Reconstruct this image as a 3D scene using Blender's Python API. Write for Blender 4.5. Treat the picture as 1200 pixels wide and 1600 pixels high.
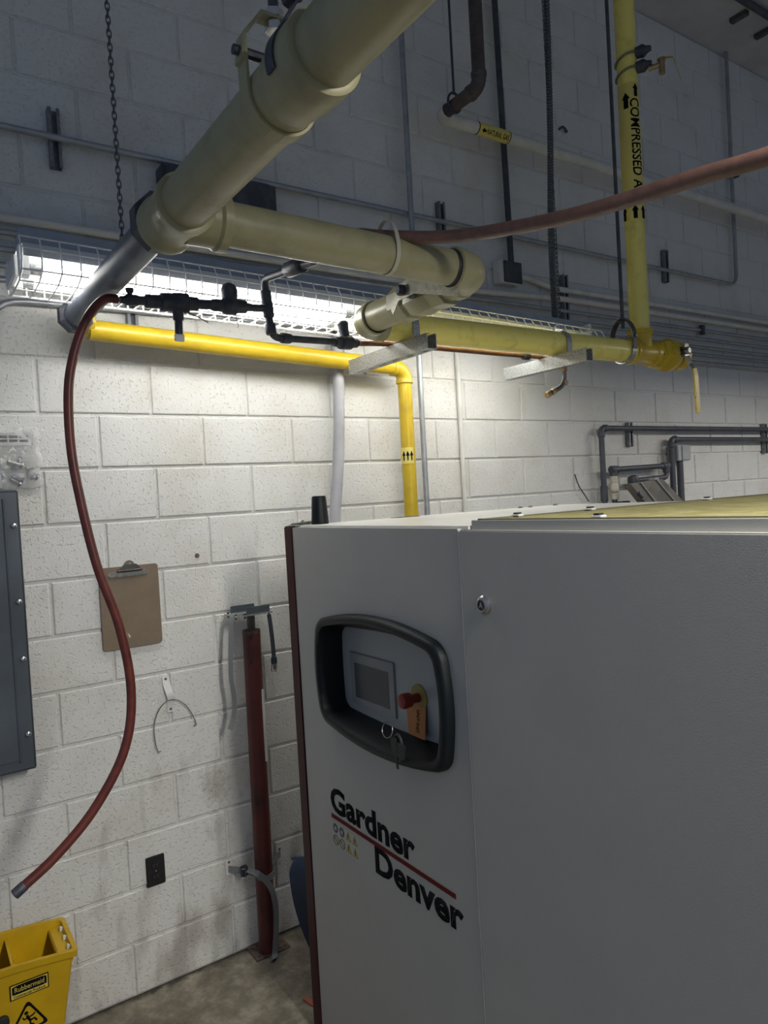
import bpy, bmesh, math, random
from mathutils import Vector, Matrix, noise
random.seed(7)
S = bpy.context.scene
for o in list(bpy.data.objects): bpy.data.objects.remove(o)
COL = S.collection

# ------------------------------------------------------------------ camera
F_PX, YAW, PITCH, ROLL = 1125.0, 0.59865, -0.02202, -0.05763
CAM = Vector((-0.6615, -2.8493, 1.8657))
fw = Vector((math.sin(YAW)*math.cos(PITCH), math.cos(YAW)*math.cos(PITCH), math.sin(PITCH)))
rt0 = Vector((math.cos(YAW), -math.sin(YAW), 0)); up0 = rt0.cross(fw)
rt = math.cos(ROLL)*rt0 + math.sin(ROLL)*up0
up = -math.sin(ROLL)*rt0 + math.cos(ROLL)*up0
cd = bpy.data.cameras.new('camera'); cam = bpy.data.objects.new('camera', cd); COL.objects.link(cam)
m = Matrix.Identity(4)
for i in range(3): m[i][0], m[i][1], m[i][2], m[i][3] = rt[i], up[i], -fw[i], CAM[i]
cam.matrix_world = m
cd.sensor_fit = 'VERTICAL'; cd.sensor_height = 24.0; cd.lens = 24.0*F_PX/1600.0; cd.clip_start = 0.02
S.camera = cam

# ------------------------------------------------------------------ world, exposure
W = bpy.data.worlds.new('world'); S.world = W; W.use_nodes = True
bg = W.node_tree.nodes['Background']; bg.inputs[0].default_value = (0.52, 0.68, 1.0, 1); bg.inputs[1].default_value = 0.25
TUBE_POWER = 19.0
def area_lamp(name, loc, rz, sx, sy, power, col):
    ld = bpy.data.lights.new(name, 'AREA'); ld.shape = 'RECTANGLE'; ld.size = sx; ld.size_y = sy; ld.energy = power; ld.color = col
    lo = bpy.data.objects.new(name, ld); COL.objects.link(lo); lo.location = loc; lo.rotation_euler = (0, 0, rz); return lo
# two trough lights added out of view as wall fill, hung at the height of the strip light: one behind the viewer, one beyond the compressor
FILL_LAMPS = [((.43, -3.75, 2.66), math.pi/2, 120.0), ((4.6, -1.7, 2.66), 0.0, 45.0)]
LAMPS = [area_lamp('fill_light', l, r, 2.4, .22, p, (1.0, .965, .90)) for l, r, p in FILL_LAMPS]
S.view_settings.view_transform = 'Standard'; S.view_settings.look = 'None'
S.view_settings.exposure = 0.0; S.view_settings.gamma = 1.0; S.view_settings.use_curve_mapping = False

# ------------------------------------------------------------------ materials
MATS = {}
def mat(name, col, rough=.6, metal=0., col2=None, scale=8., lo=.42, hi=.62, bump=0., bscale=120., detail=4., spec=.5, space='pos', emit=0., coat=0., rough2=None):
    if name in MATS: return MATS[name]
    M = bpy.data.materials.new(name); M.use_nodes = True; nt = M.node_tree; N = nt.nodes; L = nt.links
    b = N['Principled BSDF']
    b.inputs['Base Color'].default_value = (*col, 1); b.inputs['Roughness'].default_value = rough
    b.inputs['Metallic'].default_value = metal; b.inputs['Specular IOR Level'].default_value = spec
    b.inputs['Coat Weight'].default_value = coat
    if emit: 
        b.inputs['Emission Color'].default_value = (*col, 1); b.inputs['Emission Strength'].default_value = emit
    pos = None
    if col2 is not None or bump:
        g = N.new('ShaderNodeNewGeometry'); pos = g.outputs['Position']
    if col2 is not None:
        n = N.new('ShaderNodeTexNoise'); n.inputs['Scale'].default_value = scale; n.inputs['Detail'].default_value = detail; n.inputs['Roughness'].default_value = .6
        L.new(pos, n.inputs['Vector'])
        r = N.new('ShaderNodeValToRGB'); r.color_ramp.elements[0].position = lo; r.color_ramp.elements[1].position = hi
        r.color_ramp.elements[0].color = (*col, 1); r.color_ramp.elements[1].color = (*col2, 1)
        L.new(n.outputs['Fac'], r.inputs['Fac']); L.new(r.outputs['Color'], b.inputs['Base Color'])
        if rough2 is not None:
            mr = N.new('ShaderNodeMapRange'); mr.inputs['From Min'].default_value = lo; mr.inputs['From Max'].default_value = hi
            mr.inputs['To Min'].default_value = rough; mr.inputs['To Max'].default_value = rough2
            L.new(n.outputs['Fac'], mr.inputs['Value']); L.new(mr.outputs['Result'], b.inputs['Roughness'])
    if bump:
        n2 = N.new('ShaderNodeTexNoise'); n2.inputs['Scale'].default_value = bscale; n2.inputs['Detail'].default_value = 3
        L.new(pos, n2.inputs['Vector'])
        bp = N.new('ShaderNodeBump'); bp.inputs['Strength'].default_value = bump; bp.inputs['Distance'].default_value = .004
        L.new(n2.outputs['Fac'], bp.inputs['Height']); L.new(bp.outputs['Normal'], b.inputs['Normal'])
    MATS[name] = M; return M

def block_paint():
    M = bpy.data.materials.new('painted_block'); M.use_nodes = True; nt = M.node_tree; N = nt.nodes; L = nt.links
    b = N['Principled BSDF']; b.inputs['Roughness'].default_value = .55; b.inputs['Specular IOR Level'].default_value = .3
    g = N.new('ShaderNodeNewGeometry'); P = g.outputs['Position']
    n = N.new('ShaderNodeTexNoise'); n.inputs['Scale'].default_value = 2.2; n.inputs['Detail'].default_value = 6; n.inputs['Roughness'].default_value = .65; L.new(P, n.inputs['Vector'])
    r = N.new('ShaderNodeValToRGB'); r.color_ramp.elements[0].position = .36; r.color_ramp.elements[1].position = .52
    r.color_ramp.elements[0].color = (.645, .625, .57, 1); r.color_ramp.elements[1].color = (.715, .71, .675, 1); L.new(n.outputs['Fac'], r.inputs['Fac'])
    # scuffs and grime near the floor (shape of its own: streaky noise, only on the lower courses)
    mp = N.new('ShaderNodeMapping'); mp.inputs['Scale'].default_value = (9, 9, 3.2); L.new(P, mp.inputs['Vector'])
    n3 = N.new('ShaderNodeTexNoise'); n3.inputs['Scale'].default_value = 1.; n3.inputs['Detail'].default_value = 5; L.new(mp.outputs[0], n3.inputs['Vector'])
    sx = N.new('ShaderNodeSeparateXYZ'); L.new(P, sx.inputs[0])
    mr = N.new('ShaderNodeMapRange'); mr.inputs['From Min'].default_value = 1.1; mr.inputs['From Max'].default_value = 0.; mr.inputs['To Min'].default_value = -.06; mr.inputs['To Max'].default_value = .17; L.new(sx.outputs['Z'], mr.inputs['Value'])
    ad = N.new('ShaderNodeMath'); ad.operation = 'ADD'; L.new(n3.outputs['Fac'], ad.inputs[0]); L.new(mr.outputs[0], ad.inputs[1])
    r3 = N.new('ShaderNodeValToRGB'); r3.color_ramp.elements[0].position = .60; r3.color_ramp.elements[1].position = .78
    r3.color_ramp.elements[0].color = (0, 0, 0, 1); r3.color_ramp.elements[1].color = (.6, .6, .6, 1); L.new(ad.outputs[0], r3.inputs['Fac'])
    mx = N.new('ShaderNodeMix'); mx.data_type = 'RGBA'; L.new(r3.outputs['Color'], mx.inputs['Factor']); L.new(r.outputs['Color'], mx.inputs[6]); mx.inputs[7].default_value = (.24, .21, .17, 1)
    # one smeared hand-height scuff above the outlet
    vs_ = N.new('ShaderNodeVectorMath'); vs_.operation = 'SUBTRACT'; L.new(P, vs_.inputs[0]); vs_.inputs[1].default_value = (.365, 0, .72)
    vm = N.new('ShaderNodeVectorMath'); vm.operation = 'MULTIPLY'; L.new(vs_.outputs[0], vm.inputs[0]); vm.inputs[1].default_value = (11, 0, 6.5)
    ln = N.new('ShaderNodeVectorMath'); ln.operation = 'LENGTH'; L.new(vm.outputs[0], ln.inputs[0])
    n4 = N.new('ShaderNodeTexNoise'); n4.inputs['Scale'].default_value = 55; n4.inputs['Detail'].default_value = 3; L.new(P, n4.inputs['Vector'])
    a4 = N.new('ShaderNodeMath'); a4.operation = 'MULTIPLY_ADD'; L.new(n4.outputs['Fac'], a4.inputs[0]); a4.inputs[1].default_value = 1.5; L.new(ln.outputs['Value'], a4.inputs[2])
    r4 = N.new('ShaderNodeMapRange'); r4.inputs['From Min'].default_value = 1.5; r4.inputs['From Max'].default_value = .9; r4.inputs['To Max'].default_value = .55; L.new(a4.outputs[0], r4.inputs['Value'])
    m4 = N.new('ShaderNodeMix'); m4.data_type = 'RGBA'; L.new(r4.outputs[0], m4.inputs['Factor']); L.new(mx.outputs[2], m4.inputs[6]); m4.inputs[7].default_value = (.27, .24, .195, 1)
    L.new(m4.outputs[2], b.inputs['Base Color'])
    n2 = N.new('ShaderNodeTexNoise'); n2.inputs['Scale'].default_value = 130; n2.inputs['Detail'].default_value = 3; L.new(P, n2.inputs['Vector'])
    v = N.new('ShaderNodeTexNoise'); v.inputs['Scale'].default_value = 75; v.inputs['Detail'].default_value = 1; L.new(P, v.inputs['Vector'])
    vr = N.new('ShaderNodeMapRange'); vr.inputs['From Min'].default_value = .33; vr.inputs['From Max'].default_value = .40; vr.inputs['To Min'].default_value = -1.6; vr.inputs['To Max'].default_value = 0; L.new(v.outputs['Fac'], vr.inputs['Value'])
    a2 = N.new('ShaderNodeMath'); a2.operation = 'ADD'; L.new(n2.outputs['Fac'], a2.inputs[0]); L.new(vr.outputs[0], a2.inputs[1])
    bp = N.new('ShaderNodeBump'); bp.inputs['Strength'].default_value = .55; bp.inputs['Distance'].default_value = .003
    L.new(a2.outputs[0], bp.inputs['Height']); L.new(bp.outputs['Normal'], b.inputs['Normal'])
    return M
def concrete():
    M = bpy.data.materials.new('concrete_floor'); M.use_nodes = True; nt = M.node_tree; N = nt.nodes; L = nt.links
    b = N['Principled BSDF']; b.inputs['Roughness'].default_value = .75
    g = N.new('ShaderNodeNewGeometry'); P = g.outputs['Position']
    n = N.new('ShaderNodeTexNoise'); n.inputs['Scale'].default_value = 7; n.inputs['Detail'].default_value = 8; n.inputs['Roughness'].default_value = .7; L.new(P, n.inputs['Vector'])
    r = N.new('ShaderNodeValToRGB'); e = r.color_ramp.elements; e[0].position = .3; e[1].position = .72
    e[0].color = (.07, .06, .042, 1); e[1].color = (.36, .325, .255, 1); x = e.new(.5); x.color = (.17, .15, .112, 1)
    L.new(n.outputs['Fac'], r.inputs['Fac'])
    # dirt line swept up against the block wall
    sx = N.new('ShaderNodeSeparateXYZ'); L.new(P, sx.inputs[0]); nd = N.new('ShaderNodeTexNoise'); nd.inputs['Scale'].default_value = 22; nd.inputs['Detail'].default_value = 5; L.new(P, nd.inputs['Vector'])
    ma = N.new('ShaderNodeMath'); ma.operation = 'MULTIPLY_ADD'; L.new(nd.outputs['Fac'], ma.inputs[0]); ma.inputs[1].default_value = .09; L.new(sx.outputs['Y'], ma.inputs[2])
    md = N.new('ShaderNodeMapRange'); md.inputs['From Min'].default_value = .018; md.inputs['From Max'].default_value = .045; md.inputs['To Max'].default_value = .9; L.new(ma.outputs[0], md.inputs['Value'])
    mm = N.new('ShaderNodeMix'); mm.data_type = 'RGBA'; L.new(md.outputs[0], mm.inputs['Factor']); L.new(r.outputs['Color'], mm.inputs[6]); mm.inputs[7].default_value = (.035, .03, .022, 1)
    L.new(mm.outputs[2], b.inputs['Base Color'])
    n2 = N.new('ShaderNodeTexNoise'); n2.inputs['Scale'].default_value = 60; n2.inputs['Detail'].default_value = 5; L.new(P, n2.inputs['Vector'])
    bp = N.new('ShaderNodeBump'); bp.inputs['Strength'].default_value = .5; bp.inputs['Distance'].default_value = .004
    L.new(n2.outputs['Fac'], bp.inputs['Height']); L.new(bp.outputs['Normal'], b.inputs['Normal'])
    return M
def clear_plastic(name='clear_plastic', ior=.55, base=.16):
    M = bpy.data.materials.new(name); M.use_nodes = True; nt = M.node_tree; N = nt.nodes; L = nt.links
    out = N['Material Output']; b = N['Principled BSDF']; b.inputs['Base Color'].default_value = (.9, .9, .88, 1); b.inputs['Roughness'].default_value = .12
    t = N.new('ShaderNodeBsdfTransparent'); mx = N.new('ShaderNodeMixShader'); fr = N.new('ShaderNodeLayerWeight'); fr.inputs['Blend'].default_value = ior
    a = N.new('ShaderNodeMath'); a.operation = 'ADD'; a.inputs[1].default_value = base; L.new(fr.outputs['Facing'], a.inputs[0])
    L.new(a.outputs[0], mx.inputs[0]); L.new(t.outputs[0], mx.inputs[1]); L.new(b.outputs[0], mx.inputs[2]); L.new(mx.outputs[0], out.inputs['Surface'])
    return M

PAINT = block_paint(); CONC = concrete(); PLASTIC = clear_plastic(); FILM = clear_plastic('thin_film', .05, .01)
CEIL = mat('ceiling_deck', (.46, .47, .48), .8, col2=(.54, .55, .56), scale=3)
KHAKI = mat('khaki_yellow_pipe_paint', (.34, .315, .175), .36, col2=(.25, .23, .13), scale=9, lo=.5, hi=.75, bump=.12, bscale=60, rough2=.5)
YEL2 = mat('dusty_yellow_pipe_paint', (.86, .74, .19), .27, col2=(.62, .52, .13), scale=14, lo=.52, hi=.78, bump=.15, bscale=50)
YEL = mat('bright_yellow_pipe_paint', (.56, .39, .02), .33, col2=(.42, .29, .02), scale=10, lo=.52, hi=.8, bump=.08, bscale=60)
STEEL = mat('grey_steel_pipe', (.13, .15, .19), .5, .1, col2=(.085, .10, .13), scale=7, bump=.08, bscale=80)
DARKFIT = mat('blackened_iron', (.045, .05, .065), .5, .3, col2=(.075, .08, .09), scale=30, bump=.2, bscale=160)
BLACK = mat('black_plastic', (.004, .007, .009), .40, bump=.25, bscale=500, spec=.28)
BLACKS = mat('black_satin', (.015, .016, .018), .5)
GALV = mat('galvanised_steel', (.30, .31, .31), .45, .6, col2=(.46, .47, .46), scale=160, lo=.45, hi=.55, detail=1)
EMT = mat('conduit_metal', (.42, .44, .46), .42, .6, col2=(.34, .36, .38), scale=15)
DCON = mat('dark_conduit', (.055, .06, .07), .5, .2, col2=(.09, .095, .10), scale=12)
GREYP = mat('grey_painted_metal', (.085, .105, .125), .42, col2=(.068, .083, .10), scale=4)
GREYC = mat('light_grey_conduit', (.42, .42, .44), .5, col2=(.34, .34, .36), scale=6)
WHITEC = mat('white_painted_conduit', (.68, .67, .62), .5, col2=(.60, .59, .54), scale=9)
WHITE = mat('white_enamel', (.78, .78, .76), .4)
DWHITE = mat('reflector_back_enamel', (.36, .40, .45), .45, col2=(.30, .34, .39), scale=9)
BROWNP = mat('dark_brown_pipe', (.055, .042, .04), .5, col2=(.085, .065, .06), scale=14)
COPPER = mat('aged_copper', (.24, .12, .08), .42, .6, col2=(.16, .085, .06), scale=30)
BRASS = mat('brass', (.50, .37, .20), .35, .85, col2=(.36, .25, .13), scale=50)
HOSER = mat('red_rubber_hose', (.145, .030, .020), .40, col2=(.10, .021, .016), scale=25)
HOSEB = mat('brown_rubber_hose', (.155, .085, .067), .40, col2=(.12, .066, .054), scale=40, bump=.1, bscale=200)
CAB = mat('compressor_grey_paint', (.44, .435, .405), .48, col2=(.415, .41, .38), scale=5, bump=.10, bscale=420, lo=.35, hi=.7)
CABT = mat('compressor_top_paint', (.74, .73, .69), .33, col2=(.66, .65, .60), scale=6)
BURG = mat('burgundy_trim', (.055, .014, .016), .5, spec=.2)
YMESH = mat('yellow_mesh', (.22, .20, .085), .6, col2=(.30, .275, .13), scale=18)
REDP = mat('red_painted_post', (.115, .022, .019), .45, col2=(.045, .014, .013), scale=9, lo=.45, hi=.7, bump=.1, bscale=90)
DARKST = mat('dark_steel', (.10, .09, .085), .45, .6, col2=(.15, .13, .12), scale=30)
RUST = mat('rusty_plate', (.17, .12, .095), .65, .3, col2=(.10, .065, .05), scale=40)
STRAP = mat('grey_webbing', (.20, .21, .205), .75, bump=.4, bscale=700)
STRAPB = mat('dark_webbing', (.03, .04, .055), .75, bump=.4, bscale=700)
HARD = mat('hardboard', (.215, .160, .105), .55, col2=(.19, .14, .09), scale=14, bump=.06, bscale=300)
CHROME = mat('chrome', (.75, .75, .75), .18, 1.)
DCHROME = mat('worn_nickel', (.38, .37, .34), .3, .9, col2=(.22, .21, .19), scale=60)
YPLAST = mat('yellow_plastic', (.56, .345, .006), .36, col2=(.49, .30, .006), scale=8, bump=.05, bscale=200, spec=.4)
BLUEPL = mat('dark_blue_plastic', (.022, .036, .068), .40, col2=(.040, .055, .095), scale=9)
INK = mat('black_ink', (.006, .007, .008), .8, spec=.08)
REDINK = mat('dark_red_ink', (.13, .022, .018), .7, spec=.1)
PANELG = mat('control_panel_grey', (.36, .37, .35), .4)
SCREENF = mat('screen_frame_grey', (.22, .225, .215), .35)
SCREEN = mat('lcd_glass', (.028, .036, .036), .25, spec=.2)
ESTOP = mat('red_mushroom_button', (.21, .022, .016), .4)
YRING = mat('yellow_ring', (.30, .225, .05), .5)
ORANGE = mat('orange_tag', (.44, .17, .045), .6)
LOCKM = mat('lock_nickel', (.42, .42, .41), .28, .9)
PVCD = mat('charcoal_pvc', (.055, .06, .075), .42, col2=(.075, .08, .095), scale=10)
CREAM = mat('cream_union', (.62, .58, .48), .5, col2=(.50, .46, .37), scale=40)
METB = mat('brown_grey_sheet_metal', (.27, .25, .22), .38, .5, col2=(.20, .175, .15), scale=10)
STICK = mat('yellowed_sticker', (.50, .46, .31), .5)
BLUEINK = mat('blue_ink', (.05, .07, .12), .5)
YINK = mat('yellow_ink', (.60, .47, .10), .5)
LBLY = mat('label_yellow', (.66, .50, .08), .5)
LBLB = mat('pipe_marker_yellow', (.72, .60, .16), .42)
REDBIT = mat('red_scrap', (.36, .10, .06), .6)
PAPER = mat('paper_white', (.70, .70, .68), .6)
LUMP = mat('blue_grey_parts', (.24, .27, .33), .4, .3)
TUBEM = mat('lamp_tube_glow', (1.0, .985, .95), .3, emit=TUBE_POWER)
LEVERY = mat('chipped_yellow_lever', (.55, .38, .035), .4, col2=(.10, .08, .05), scale=70, lo=.60, hi=.64)

# ------------------------------------------------------------------ mesh builder
def V(*a): return Vector(a)
def frame_for(d):
    d = d.normalized(); a = Vector((0, 0, 1)) if abs(d.z) < .9 else Vector((1, 0, 0))
    x = a.cross(d).normalized(); return x, d.cross(x).normalized()
class MB:
    def __init__(s): s.v = []; s.f = []
    def add(s, vs, fs):
        o = len(s.v); s.v += [tuple(v) for v in vs]; s.f += [tuple(i+o for i in f) for f in fs]; return s
    def box(s, a, b, M=None):
        x0, y0, z0 = [min(a[i], b[i]) for i in range(3)]; x1, y1, z1 = [max(a[i], b[i]) for i in range(3)]
        vs = [V(x, y, z) for z in (z0, z1) for y in (y0, y1) for x in (x0, x1)]
        if M: vs = [M @ v for v in vs]
        return s.add(vs, [(0,2,3,1),(4,5,7,6),(0,1,5,4),(2,6,7,3),(0,4,6,2),(1,3,7,5)])
    def rev(s, p0, d, prof, seg=24, caps=True, phase=0., sq=(1., 1.)):
        p0 = Vector(p0); d = Vector(d).normalized(); x, y = frame_for(d); vs = []; fs = []
        for (t, r) in prof:
            for k in range(seg):
                a = 2*math.pi*k/seg+phase; vs.append(p0+d*t+x*(math.cos(a)*r*sq[0])+y*(math.sin(a)*r*sq[1]))
        for i in range(len(prof)-1):
            for k in range(seg):
                k2 = (k+1) % seg; fs.append((i*seg+k, i*seg+k2, (i+1)*seg+k2, (i+1)*seg+k))
        if caps:
            fs.append(tuple(range(seg-1, -1, -1))); n = (len(prof)-1)*seg; fs.append(tuple(n+k for k in range(seg)))
        return s.add(vs, fs)
    def cyl(s, a, b, r, seg=20, r2=None):
        a = Vector(a); b = Vector(b); return s.rev(a, b-a, [(0, r), ((b-a).length, r if r2 is None else r2)], seg)
    def tube(s, pts, r, seg=14, caps=True, closed=False, flat=None):
        pts = [Vector(p) for p in pts]; n = len(pts); R = r if isinstance(r, (list, tuple)) else [r]*n
        T = []
        for i in range(n):
            if closed: t = pts[(i+1) % n]-pts[i-1]
            else: t = pts[min(i+1, n-1)]-pts[max(i-1, 0)]
            T.append(t.normalized() if t.length > 1e-9 else Vector((0, 0, 1)))
        x, y = frame_for(T[0]); vs = []; fs = []
        if flat is not None: x = (flat - T[0]*flat.dot(T[0])).normalized(); y = T[0].cross(x)
        for i in range(n):
            if i:
                q = T[i-1].rotation_difference(T[i]); x = q @ x
            x = (x-T[i]*x.dot(T[i])).normalized(); y = T[i].cross(x)
            for k in range(seg):
                a = 2*math.pi*k/seg; vs.append(pts[i]+x*(math.cos(a)*R[i])+y*(math.sin(a)*R[i]))
        m = n if closed else n-1
        for i in range(m):
            j = (i+1) % n
            for k in range(seg):
                k2 = (k+1) % seg; fs.append((i*seg+k, i*seg+k2, j*seg+k2, j*seg+k))
        if caps and not closed:
            fs.append(tuple(range(seg-1, -1, -1))); fs.append(tuple((n-1)*seg+k for k in range(seg)))
        return s.add(vs, fs)
    def ribbon(s, pts, w, t, side):
        """a strap of width w (along 'side') and thickness t following pts"""
        pts = [Vector(p) for p in pts]; n = len(pts); vs = []; fs = []
        sides = side if isinstance(side, list) else [side]*n
        for i in range(n):
            T = (pts[min(i+1, n-1)]-pts[max(i-1, 0)]).normalized(); sd = Vector(sides[i]); sd = (sd-T*sd.dot(T)).normalized(); nn = T.cross(sd)
            for a, b in ((-1, -1), (1, -1), (1, 1), (-1, 1)): vs.append(pts[i]+sd*(a*w/2)+nn*(b*t/2))
        for i in range(n-1):
            for k in range(4):
                k2 = (k+1) % 4; fs.append((i*4+k, i*4+k2, (i+1)*4+k2, (i+1)*4+k))
        fs.append((3, 2, 1, 0)); fs.append(tuple((n-1)*4+k for k in range(4)))
        return s.add(vs, fs)
    def prism(s, poly, ex):
        """closed planar polygon (3D points) extruded by vector ex"""
        poly = [Vector(p) for p in poly]; ex = Vector(ex); n = len(poly)
        nrm = Vector((0, 0, 0))
        for i in range(n): nrm += poly[i].cross(poly[(i+1) % n])
        if nrm.dot(ex) > 0: poly = poly[::-1]
        vs = poly+[p+ex for p in poly]; fs = [tuple(range(n)), tuple(range(2*n-1, n-1, -1))]
        for i in range(n):
            j = (i+1) % n; fs.append((i, i+n, j+n, j))
        return s.add(vs, fs)
    def grid(s, P, thick=None):
        """P[i][j] grid of points; optional thickness along its normals"""
        ni, nj = len(P), len(P[0]); base = [Vector(p) for row in P for p in row]; fs = []
        for i in range(ni-1):
            for j in range(nj-1): fs.append((i*nj+j, i*nj+j+1, (i+1)*nj+j+1, (i+1)*nj+j))
        if not thick: return s.add(base, fs)
        nr = [Vector((0, 0, 0)) for _ in base]
        for f in fs:
            n = (base[f[1]]-base[f[0]]).cross(base[f[3]]-base[f[0]])
            for k in f: nr[k] += n
        back = [p-n.normalized()*thick for p, n in zip(base, nr)]; m = len(base)
        allf = list(fs)+[tuple(i+m for i in f[::-1]) for f in fs]
        edge = [j for j in range(nj)]+[i*nj+nj-1 for i in range(1, ni)]+[(ni-1)*nj+j for j in range(nj-2, -1, -1)]+[i*nj for i in range(ni-2, 0, -1)]
        for a, b in zip(edge, edge[1:]+edge[:1]): allf.append((b, a, a+m, b+m))
        return s.add(base+back, allf)
    def build(s, name, material, parent=None, smooth=True, ang=38, bevel=0., bseg=2):
        me = bpy.data.meshes.new(name); me.from_pydata(s.v, [], s.f)
        bm = bmesh.new(); bm.from_mesh(me)
        if bevel:
            bmesh.ops.bevel(bm, geom=[e for e in bm.edges if e.is_manifold and e.calc_face_angle(0) > .5], offset=bevel, segments=bseg, affect='EDGES', clamp_overlap=True)
        bmesh.ops.recalc_face_normals(bm, faces=bm.faces)
        if smooth:
            lim = math.radians(ang)
            for f in bm.faces: f.smooth = True
            for e in bm.edges:
                if len(e.link_faces) == 2 and e.calc_face_angle(0) > lim: e.smooth = False
        bm.to_mesh(me); bm.free()
        me.materials.append(material)
        o = bpy.data.objects.new(name, me); COL.objects.link(o)
        if parent: setp(o, parent)
        return o
def setp(o, parent):
    o.parent = parent
    # meshes are modelled in world coordinates; only an Empty carries an offset of its own
    if parent.type == 'EMPTY': o.matrix_parent_inverse = Matrix.Translation(-parent.location)
def tag(o, label, cat, group=None):
    o['label'] = label; o['category'] = cat
    if group: o['group'] = group
    return o
def thing(name, loc, label, cat, group=None):
    o = bpy.data.objects.new(name, None); o.empty_display_size = .05; COL.objects.link(o); o.location = loc
    return tag(o, label, cat, group)
def struct(o): o['kind'] = 'structure'; return o
def fillet(pts, R, n=8):
    """polyline with rounded corners"""
    pts = [Vector(p) for p in pts]; out = [pts[0]]
    for i in range(1, len(pts)-1):
        a, b, c = pts[i-1], pts[i], pts[i+1]; d1 = (a-b); d2 = (c-b); r = min(R, d1.length*.49, d2.length*.49)
        d1.normalize(); d2.normalize(); p, q = b+d1*r, b+d2*r
        for k in range(n+1):
            t = k/n; out.append(p*(1-t)**2+b*(2*t*(1-t))+q*t*t)
    out.append(pts[-1]); return out
def spline(pts, n=8):
    pts = [Vector(p) for p in pts]; out = []
    P = [pts[0]*2-pts[1]]+pts+[pts[-1]*2-pts[-2]]
    for i in range(1, len(P)-2):
        a, b, c, d = P[i-1:i+3]
        for k in range(n):
            t = k/n; out.append(.5*((2*b)+(c-a)*t+(2*a-5*b+4*c-d)*t*t+(3*b-a-3*c+d)*t**3))
    out.append(pts[-1]); return out
def elbow(corner, d1, d2, R, r, name, material, parent, collar=.03, cr=1.16, n=10):
    """pipe elbow: arc from corner+d1*R to corner+d2*R, bead collar at both ends"""
    c = Vector(corner); d1 = Vector(d1).normalized(); d2 = Vector(d2).normalized(); o = c+d1*R+d2*R
    mb = MB(); pts = [c+d1*(R+collar)]
    for k in range(n+1):
        a = math.pi/2*k/n; pts.append(o-d2*(R*math.cos(a))-d1*(R*math.sin(a)))
    pts.append(c+d2*(R+collar)); mb.tube(pts, r*1.06, 28)
    for d in (d1, d2): mb.rev(c+d*(R-.004), d, [(0, r*1.06), (.005, r*cr), (collar, r*cr), (collar+.004, r*1.02)], 28)
    return mb.build(name, material, parent)
def text_mesh(s, size, bold=0., res=3):
    cu = bpy.data.curves.new('t', 'FONT'); cu.body = s; cu.size = size; cu.offset = bold; cu.resolution_u = res
    o = bpy.data.objects.new('t', cu); COL.objects.link(o); bpy.context.view_layer.update()
    me = bpy.data.meshes.new_from_object(o.evaluated_get(bpy.context.evaluated_depsgraph_get()))
    bpy.data.objects.remove(o); bpy.data.curves.remove(cu); return me
def place_text(name, s, fit, M, material, parent, bold=0., thick=.0008, wrap=None, sub=0):
    """flat lettering scaled to fit=(width,height) of its own box, mapped by M (or by wrap(x,y,z))"""
    me = text_mesh(s, 1., bold)
    xs = [v.co.x for v in me.vertices]; ys = [v.co.y for v in me.vertices]; x0, x1, y0, y1 = min(xs), max(xs), min(ys), max(ys)
    bm = bmesh.new(); bm.from_mesh(me)
    bmesh.ops.remove_doubles(bm, verts=bm.verts, dist=1e-5)
    if sub:
        bmesh.ops.triangulate(bm, faces=bm.faces)
        for it in range(sub):
            bmesh.ops.subdivide_edges(bm, edges=[e for e in bm.edges if e.calc_length() > .12], cuts=1)
            bmesh.ops.triangulate(bm, faces=bm.faces)
    for f in bm.faces:
        f.normal_update()
        if f.normal.z < 0: f.normal_flip()
    r = bmesh.ops.extrude_face_region(bm, geom=list(bm.faces)); 
    for g in r['geom']:
        if isinstance(g, bmesh.types.BMVert): g.co.z += 1.
    for v in bm.verts:
        x = (v.co.x-x0)/(x1-x0)*fit[0]; y = (v.co.y-y0)/(y1-y0)*fit[1]; z = v.co.z*thick
        v.co = wrap(x, y, z) if wrap else M @ Vector((x, y, z))
    bmesh.ops.recalc_face_normals(bm, faces=bm.faces)
    bm.to_mesh(me); bm.free(); me.name = name; me.materials.clear(); me.materials.append(material)
    o = bpy.data.objects.new(name, me); COL.objects.link(o)
    if parent: setp(o, parent)
    return o
def face_M(p, xdir, ydir):
    x = Vector(xdir).normalized(); y = Vector(ydir).normalized(); z = x.cross(y); M = Matrix.Identity(4)
    for i in range(3): M[i][0], M[i][1], M[i][2], M[i][3] = x[i], y[i], z[i], p[i]
    return M

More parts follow.
